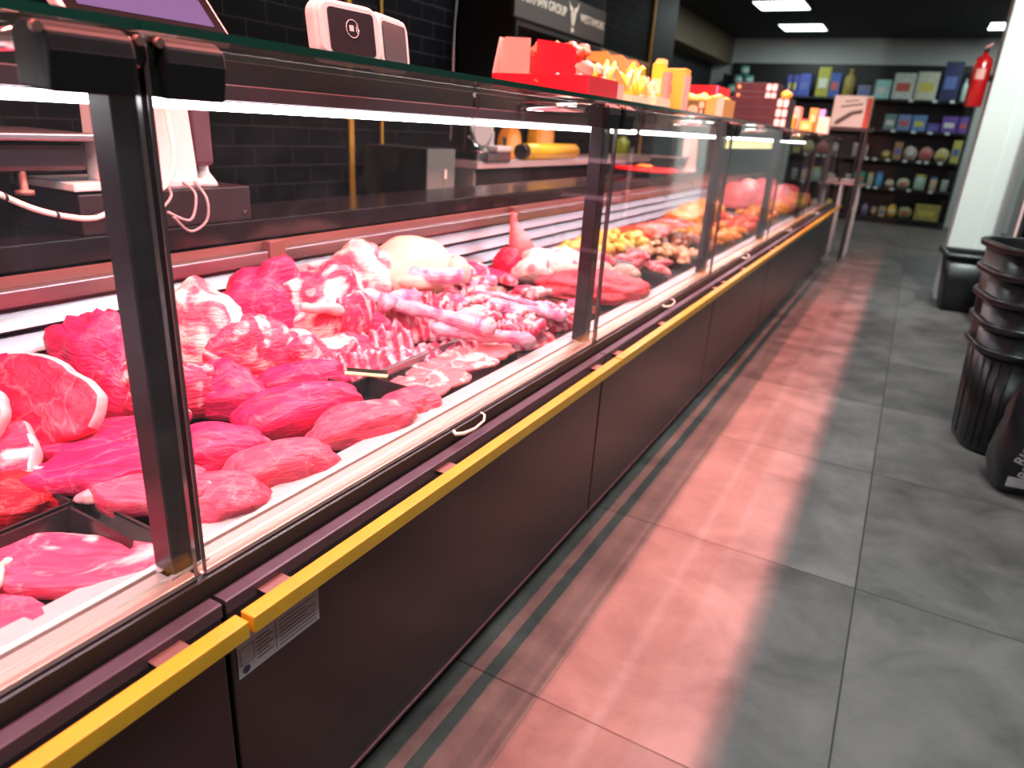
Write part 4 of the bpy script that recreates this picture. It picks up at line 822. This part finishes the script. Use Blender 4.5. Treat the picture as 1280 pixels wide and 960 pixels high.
for i, (y, c, lb) in enumerate([(3.72, (.92, .45, .05), 'smaller round orange wheel behind the yellow cylinder'), (4.12, (.92, .55, .05), 'larger round yellow wheel behind the yellow cylinder')]):
    t = thing('cheese_wheel', lb, 'cheese', (-2.10, y, .9305)); r = (.085, .12)[i]; obj('wheel', tube(bmesh.new(), [(-.03, 0, r), (.04, 0, r)], r, 30), plain('cheese_%d' % i, c, .4), t, bev=.006); obj('rind_label', tube(bmesh.new(), [(.0402, 0, r), (.041, 0, r)], r * .6, 24), plain('cheese_lab', (.95, .7, .3), .5), t)
# cabinet with the shop sign above the back counter
t = thing('display_cabinet', 'black glass-fronted cabinet under the shop sign on the back counter', 'cabinet', (-2.06, 4.05, .9305))
bm = bmesh.new(); box(bm, -.22, -.20, -.62, .52, .34, .95); box(bm, -.20, .13, -.62, -.60, .34, .95); box(bm, -.20, .13, .50, .52, .34, .95); box(bm, -.20, .13, -.60, .50, .34, .36); box(bm, -.20, .13, -.60, .50, .66, .68)
obj('shell', bm, M['black'], t); obj('glass_front', edge_pane(.131, .136, -.60, .50, .36, .66, 0), [M['glass'], M['glass_edge_clear']], t)
for s in (-.6, .5): obj('leg', bx(-.2, -.17, s - .01, s + .01, 0, .34), M['black'], t)
sg = thing('shop_sign', 'dark sign board with pale lettering and an emblem, at the top above the sweets', 'sign', (-1.92, 4.05, 1.625))
obj('board', bx(-.02, 0, -.66, .52, 0, .185), plain('sign_dark', (.050, .047, .045), .5), sg, bev=.002)
def text(s, size, loc, rot, m, parent, name='lettering', ext=.001):
    cu = bpy.data.curves.new('txt', 'FONT'); cu.body = s; cu.size = size; cu.extrude = ext; cu.align_x = 'CENTER'; cu.align_y = 'CENTER'
    o = bpy.data.objects.new('txt', cu); C.objects.link(o); dg = bpy.context.evaluated_depsgraph_get(); me = bpy.data.meshes.new_from_object(o.evaluated_get(dg)); bpy.data.objects.remove(o)
    me.materials.clear(); me.materials.append(m); me.name = name
    return link(name, me, parent, loc, rot)
LET = plain('letter_cream', (.62, .55, .46), .5)
text('DURMAN GROUP', .068, (.0015, -.335, .100), (PI / 2, 0, PI / 2), LET, sg)
text('WESTAMORE', .062, (.0015, .315, .100), (PI / 2, 0, PI / 2), LET, sg)
bm = bmesh.new()
for s in (-1, 1):
    prism(bm, [(s * .012, .135), (s * .055, .150), (s * .070, .175), (s * .062, .150), (s * .045, .118), (s * .012, .118)], .0005, .0025, 'x')
    prism(bm, [(s * .006, .120), (s * .034, .110), (s * .026, .075), (s * .010, .045), (s * .004, .045)], .0005, .0025, 'x')
prism(bm, [(-.014, .012), (.014, .012), (.020, .034), (-.020, .034)], .0005, .0025, 'x')
o = obj('emblem', bm, LET, sg); o.location = (0, .03, 0)
tag(obj('wall_shelf_board', bx(-2.295, -2.0, 4.72, 5.75, 1.60, 1.625), plain('board_tan', (.42, .30, .16), .5), bev=.002), 'short tan wooden board fixed to the black wall right of the sign', 'shelf')
tag(cat([(-2.0, 3.02, 2.2), (-2.0, 3.01, 1.8), (-1.99, 2.96, 1.5), (-1.97, 2.93, 1.2), (-1.97, 2.92, 1.025)], .004, 'cable', plain('cable_wall', (.25, .24, .24), .5)), 'thin dark cable hanging down the black wall left of the sweets', 'cable')
# ------------------------------------------------------------------ side table at the far end
t = thing('side_table', 'small metal side table with thin legs just past the counter end', 'table', (-.555, 8.38, 0))
obj('table_top', bx(-.12, .13, -.14, .14, .725, .745), M['steel'], t, bev=.003)
for sx in (-1, 1):
    for sy in (-1, 1): obj('leg', bx(sx * .085 - .010, sx * .085 + .010, sy * .12 - .012, sy * .12 + .012, 0, .725), M['steel_soft'], t)
tag(obj('tabletop_box', bx(-.66, -.50, 8.30, 8.46, .7455, .785), plain('grey_pack', (.35, .38, .36), .5), bev=.003), 'flat grey pack lying on the small metal side table', 'box')

# ------------------------------------------------------------------ far shelving
SX0, SX1, SY = -3.05, .56, 12.50
t = thing('shelving_unit', 'long black shelving unit along the far wall', 'shelving', (0, 0, 0)); bs = M['black']
obj('back_board', bx(SX0, SX1, 12.93, 12.98, 0, 2.30), bs, t)
SZ = [.10, .54, .955, 1.37, 1.80]
for k, z in enumerate(SZ): obj('shelf', bx(SX0, SX1 - .03, SY, 12.93, z - .03, z), bs, t)
obj('plinth', bx(SX0, SX1 - .03, SY + .03, 12.93, 0, .07), bs, t)
for x in (SX1 - .03, -.85, -2.0, SX0 - .03): obj('upright', bx(x, x + .03, SY - .01, 12.93, 0, 2.1), bs, t)
TG = plain('tag_cool', (.62, .68, .68), .5)
tags = [[], [-.58, -.48, -.25, -.02, .27], [-.70, -.58, -.40, -.17, .02, .12, .30], [-.72, -.42, -.15, .07, .29], [-.28, .03, .25]]
for k, xs in enumerate(tags):
    for x in xs: obj('price_tag', bx(x - .03, x + .03, SY - .004, SY - .001, SZ[k] - .032, SZ[k] + .004), TG, t)
def px2x(px, k):  # column of the picture measured at the shelf front -> metres along the shelf
    return (-.7 + (px - (1070, 1066, 1064, 1070, 1077)[k]) / (1193 - 1066) * 1.27)
rows = {
 4: [(895, 915, .10, (.25, .4, .36), 'can'), (918, 932, .07, (.5, .5, .45), 'can'), (940, 957, .30, (.06, .08, .42), 'box'), (958, 975, .32, (.07, .10, .45), 'box'), (984, 1002, .42, (.42, .42, .05), 'box'), (1003, 1018, .34, (.05, .12, .42), 'box'), (1020, 1040, .40, (.40, .30, .08), 'bottle'), (1044, 1062, .18, (.20, .22, .35), 'box'), (1066, 1088, .26, (.35, .72, .68), 'box'), (1091, 1119, .36, (.60, .66, .60), 'box'), (1121, 1149, .38, (.62, .64, .50), 'box'), (1153, 1176, .52, (.03, .04, .12), 'box'), (1179, 1188, .30, (.55, .78, .70), 'bottle'), (1190, 1208, .52, (.05, .07, .16), 'box')],
 3: [(1083, 1099, .22, (.16, .28, .28), 'box'), (1101, 1119, .22, (.20, .28, .52), 'box'), (1121, 1139, .22, (.14, .28, .55), 'box'), (1141, 1157, .12, (.12, .07, .35), 'box'), (1159, 1179, .22, (.16, .08, .40), 'box'), (1181, 1203, .22, (.17, .10, .45), 'box')],
 2: [(1040, 1052, .2, (.4, .3, .3), 'jar'), (1054, 1064, .2, (.5, .4, .4), 'jar'), (1083, 1097, .12, (.40, .30, .12), 'bag'), (1099, 1110, .25, (.45, .25, .12), 'box'), (1112, 1131, .20, (.58, .46, .42), 'bag'), (1133, 1152, .20, (.50, .20, .18), 'bag'), (1154, 1173, .20, (.55, .50, .28), 'bag'), (1175, 1197, .32, (.55, .52, .12), 'box')],
 1: [(1040, 1052, .15, (.35, .33, .25), 'jar'), (1054, 1070, .20, (.05, .30, .20), 'box'), (1072, 1083, .20, (.50, .50, .35), 'jar'), (1084, 1096, .22, (.10, .35, .62), 'jar'), (1099, 1112, .12, (.45, .42, .28), 'bag'), (1115, 1133, .15, (.52, .48, .32), 'bag'), (1137, 1155, .22, (.45, .60, .48), 'jar'), (1158, 1170, .20, (.60, .45, .30), 'jar'), (1173, 1185, .17, (.35, .42, .35), 'jar')],
 0: [(1062, 1073, .18, (.20, .20, .17), 'box'), (1077, 1090, .18, (.18, .18, .32), 'bottle'), (1092, 1102, .14, (.35, .25, .20), 'bag'), (1104, 1113, .15, (.45, .45, .25), 'box'), (1115, 1129, .19, (.75, .52, .08), 'bag'), (1131, 1150, .18, (.38, .36, .18), 'bag'), (1153, 1186, .24, (.45, .36, .10), 'box')]}
SHN = ['bottom', 'second lowest', 'middle', 'second highest', 'top']
CN = lambda c: ('dark' if sum(c) < .5 else 'pale' if min(c) > .4 else 'blue' if c[2] == max(c) else 'green' if c[1] == max(c) else 'yellow' if c[1] > .7 * c[0] else 'reddish')
NUM = ['first', 'second', 'third', 'fourth', 'fifth', 'sixth', 'seventh', 'eighth', 'ninth', 'tenth', 'eleventh', 'twelfth', 'thirteenth', 'fourteenth', 'fifteenth', 'sixteenth']
for k, rw in rows.items():
    for j, (a, b, h, c, kind) in enumerate(rw):
        xa, xb = px2x(a, k), min(px2x(b, k), .52); w = xb - xa; xm = (xa + xb) / 2; mm = plain('goods_%d_%d_%d' % tuple(int(q * 99) for q in c), c, .45, var=.3, vscale=25)
        acc = plain('goods_accent_%d' % (j % 4), [(.6, .6, .55), (.5, .1, .08), (.55, .5, .1), (.1, .15, .4)][j % 4], .5)
        kn = {'box': 'product_box', 'can': 'food_can', 'bottle': 'bottle', 'jar': 'glass_jar', 'bag': 'snack_bag'}[kind]
        t = thing(kn, '%s %s on the %s shelf of the far unit, %s item from the left' % (CN(c), kind, SHN[k], NUM[j]), kind, (xm, SY + .10, SZ[k] + .0005))
        if kind == 'box':
            obj('carton_body', bx(-w / 2, w / 2, -.07, .07, 0, h), mm, t, bev=.003); obj('front_label', bx(-w * .35, w * .30, -.0715, -.0703, h * .3, h * .62), acc, t)
        elif kind in ('bottle', 'can', 'jar'):
            r = w * .42
            pf = [(r * .9, 0), (r, .01), (r, h * .65), (r * .8, h * .75), (r * .35, h * .85), (r * .35, h * .96)] if kind == 'bottle' else [(r * .95, 0), (r, .01), (r, h * .82), (r * .9, h * .86)]
            obj('vessel', lathe(bmesh.new(), pf, 16), mm, t); obj('lid', lathe(bmesh.new(), [(pf[-1][0] * 1.1, pf[-1][1] + .001), (pf[-1][0] * 1.1, h)], 14), acc, t)
        else:
            o = obj('pouch', lump_bm(w * 1.02, .09, h, j + k * 9, sub=3, amp=.15, flat=.8), mm, t); obj('front_label', bx(-w * .25, w * .25, -.052, -.050, h * .35, h * .6), acc, t)
for i in range(7):
    t = thing('teal_tin', 'small teal tin on top of the far shelving at the left, %s' % ['bottom row left', 'bottom row centre', 'bottom row right', 'bottom row far right', 'upper row left', 'upper row right', 'topmost'][i], 'tin', ((-2.95, -2.78, -2.61, -2.44, -2.86, -2.69, -2.78)[i], 12.62, 1.8005 + (0, 0, 0, 0, .141, .141, .282)[i]))
    obj('tin', lathe(bmesh.new(), [(.07, 0), (.07, .13), (.065, .14)], 16), plain('teal', (.10, .38, .32), .4), t); obj('band', lathe(bmesh.new(), [(.0705, .04), (.0705, .10)], 16), plain('teal_band', (.5, .65, .58), .5), t)
t = thing('drinks_fridge', 'dark glass-door drinks fridge just past the gold wall edge', 'fridge', (-2.62, 7.05, 0))
obj('cabinet', bx(-.34, .28, -.30, .30, 0, 2.55), plain('fridge_dark', (.008, .010, .016), .5), t, bev=.005)
obj('door_glass', bx(-.26, .20, -.312, -.301, .2, 2.45), plain('fridge_glass', (.02, .03, .05), .08), t)
for k in range(4): obj('shelf_edge', bx(-.26, .20, -.3165, -.3125, .55 + k * .45, .565 + k * .45), plain('fridge_edge', (.35, .5, .6), .3), t)
# ------------------------------------------------------------------ right side: extinguisher, bins, baskets, bag, rack
t = thing('fire_extinguisher', 'red fire extinguisher hanging on the white column', 'fire extinguisher', (.268, 6.62, 1.44))
obj('cylinder', lathe(bmesh.new(), [(.052, 0), (.060, .012), (.060, .30), (.050, .335), (.022, .355), (.018, .375)], 26), M['ext_red'], t)
obj('valve', lathe(bmesh.new(), [(.018, .376), (.018, .40), (.010, .41)], 14), M['black'], t); obj('handle', prism(bmesh.new(), [(-.012, .39), (.03, .43), (.028, .44), (-.018, .41)], -.008, .008, 'y'), M['ext_red'], t)
obj('label', prism(bmesh.new(), [(.0605 * math.cos(math.radians(a)), .0605 * math.sin(math.radians(a))) for a in range(235, 296, 10)] + [(.059 * math.cos(math.radians(a)), .059 * math.sin(math.radians(a))) for a in range(290, 234, -10)], .19, .26, 'z'), plain('ext_label', (.7, .35, .3), .5), t)
obj('wall_bracket', bx(.058, .0815, -.03, .03, .18, .22), M['black'], t)
def rloft(bm, secs, n=6, mi=0, cap=(True, False)):
    """loft of rounded rectangles: secs = (w, d, r, z)"""
    rings = [[bm.verts.new((x, y, z)) for x, y in rrect(w, d, r, n)] for w, d, r, z in secs]; k = len(rings[0])
    for i in range(len(rings) - 1):
        for j in range(k):
            f = bm.faces.new((rings[i][j], rings[i][(j + 1) % k], rings[i + 1][(j + 1) % k], rings[i + 1][j])); f.smooth = True; f.material_index = mi
    if cap[0]: bm.faces.new(rings[0][::-1])
    if cap[1]: bm.faces.new(rings[-1])
    return bm
BK = M['black_plastic']
def basket(label, loc, rz, h, group=None, full=True):
    t = thing('shopping_basket', label, 'basket', loc, rz, group)
    obj('shell', rloft(bmesh.new(), [(.30, .34, .11, 0), (.315, .355, .11, .02), (.37, .42, .13, h), (.36, .41, .125, h), (.305, .345, .10, .022), (.29, .33, .10, .012)], 8, cap=(True, True)), BK, t)
    obj('rim', rloft(bmesh.new(), [(.37, .42, .13, h - .030), (.405, .455, .145, h - .022), (.412, .462, .148, h - .004), (.40, .45, .14, h + .003), (.365, .415, .125, h + .001), (.362, .412, .122, h - .02)], 8, cap=(False, False)), BK, t)
    if full:
        bm = bmesh.new()
        for k in range(26):
            a = k / 26 * 2 * PI; x, y = .158 * math.copysign(abs(math.cos(a)) ** .6, math.cos(a)), .178 * math.copysign(abs(math.sin(a)) ** .6, math.sin(a))
            tube(bm, [(x * 1.0, y * 1.0, .03), (x * 1.165, y * 1.165, h - .04)], .004, 6)
        obj('side_rib', bm, BK, t)
    return t
basket('lowest tall black basket of the nested stack, standing on the floor', (.54, 3.26, 0), math.radians(8), .425)
for k in range(4): basket('nested black basket, %s of the stack' % ('second from the bottom', 'third from the bottom', 'second from the top', 'topmost')[k], (.535 - .008 * k, 3.265 + .004 * k, .035 + (k + 1) * .0955), math.radians(8 + 2 * k), .385, full=False)
t = thing('black_bin', 'black square bin standing at the foot of the white column', 'bin', (.50, 6.15, 0), math.radians(4))
obj('shell', rloft(bmesh.new(), [(.24, .26, .02, 0), (.34, .38, .03, .42), (.33, .37, .025, .42), (.235, .255, .015, .02)], 3, cap=(True, True)), BK, t)
obj('rim', rloft(bmesh.new(), [(.345, .385, .03, .395), (.39, .43, .035, .40), (.395, .435, .035, .43), (.33, .37, .025, .43), (.33, .37, .025, .40)], 3, cap=(False, False)), BK, t)
obj('handle_slot', bx(-.05, .05, -.178, -.174, .22, .25), plain('slot_grey', (.05, .05, .05), .5), t, rot=(-.1, 0, 0))
# charcoal bag
t = thing('charcoal_bag', 'black printed charcoal bag leaning against the basket stack', 'bag', (.62, 2.83, 0), math.radians(8))
bm = bmesh.new(); rloft(bm, [(.26, .12, .03, .004), (.30, .16, .05, .02), (.33, .20, .07, .12), (.32, .19, .07, .25), (.29, .14, .05, .36), (.24, .06, .02, .43), (.22, .02, .006, .455), (.20, .01, .003, .47)], 6, cap=(True, True))
bmesh.ops.subdivide_edges(bm, edges=bm.edges[:], cuts=2, use_grid_fill=True)
for v in bm.verts:
    n_ = noise.noise(v.co * 14) * .009 + noise.noise(v.co * 34) * .003; v.co += Vector((v.co.x, v.co.y, 0)).normalized() * n_ if v.co.z > .01 else Vector((0, 0, 0))
obj('sack', bm, plain('bag_black', (.012, .011, .012), .28), t, smooth=True)
def onbag(y, x0, x1, z0, z1, name, m): return obj(name, bx(x0, x1, y - .0015, y + .001, z0, z1), m, t)
onbag(-.098, -.125, -.045, .045, .080, 'white_strip', plain('bag_white', (.55, .48, .50), .5))
for k, (x, z, s_) in enumerate([(-.10, .17, 'RIO'), (-.075, .125, 'BBQ')]): text(s_, .045, (x, -.109, z), (PI / 2, math.radians(-70), 0), plain('bag_white', (.55, .48, .50), .5), t)
bm = bmesh.new(); prism(bm, [(-.02, .03), (.0, .075), (.02, .06), (.03, .10), (.055, .07), (.08, .12), (.10, .08), (.12, .13), (.13, .05), (.12, .03)], -.112, -.108, 'y'); obj('flame_print', bm, plain('flame', (.55, .07, .02), .5), t)
obj('yellow_badge', tube(bmesh.new(), [(-.01, -.088, .335), (-.01, -.084, .335)], .022, 6), plain('badge', (.8, .7, .02), .5), t)
# rack at the right edge
t = thing('snack_rack', 'black rack with pink price strips at the right edge of the view', 'rack', (.93, 5.55, 0))
obj('side_upright', bx(-.30, -.275, -.25, .25, .0, 1.02), M['black'], t); obj('front_post', bx(-.315, -.301, -.262, -.250, .48, 1.00), plain('rack_pink', (.70, .42, .42), .5), t)
for k, z in enumerate((.20, .62, .90)):
    obj('shelf', bx(-.275, .9, -.25, .25, z - .02, z), M['black'], t); s = obj('price_strip', bx(-.27, .9, -.256, -.251, z - .03, z + .002), plain('strip_pink', (.75, .35, .45), .5), t)
obj('back_board', bx(-.275, .9, .25, .28, 0, 1.9), M['black'], t)
for i in range(1):
    c = (.45, .36, .02)
    muscle_ = obj('snack_bag', lump_bm(.15, .09, .17, 300 + i, sub=3, amp=.15, flat=.8), plain('bagcol%d' % i, c, .3, coat=.5)); tag(muscle_, '%s snack bag on the upper shelf of the right rack, %s from the left' % (('yellow', 'bright yellow', 'red', 'amber', 'blue')[i], ORD[i]), 'bag'); muscle_.location = (.75 + .19 * i, 5.42, .9005)
    b2 = muscle_.copy(); C.objects.link(b2); b2.location = (.75 + .19 * i, 5.42, .6205); b2.scale = (.9, .9, .8); b2.data = muscle_.data.copy(); b2.data.materials[0] = plain('bagdark%d' % (i % 2), [(.06, .05, .12), (.12, .03, .05)][i % 2], .35); b2['label'] = 'dark snack bag on the lower shelf of the right rack, %s from the left' % ORD[i]
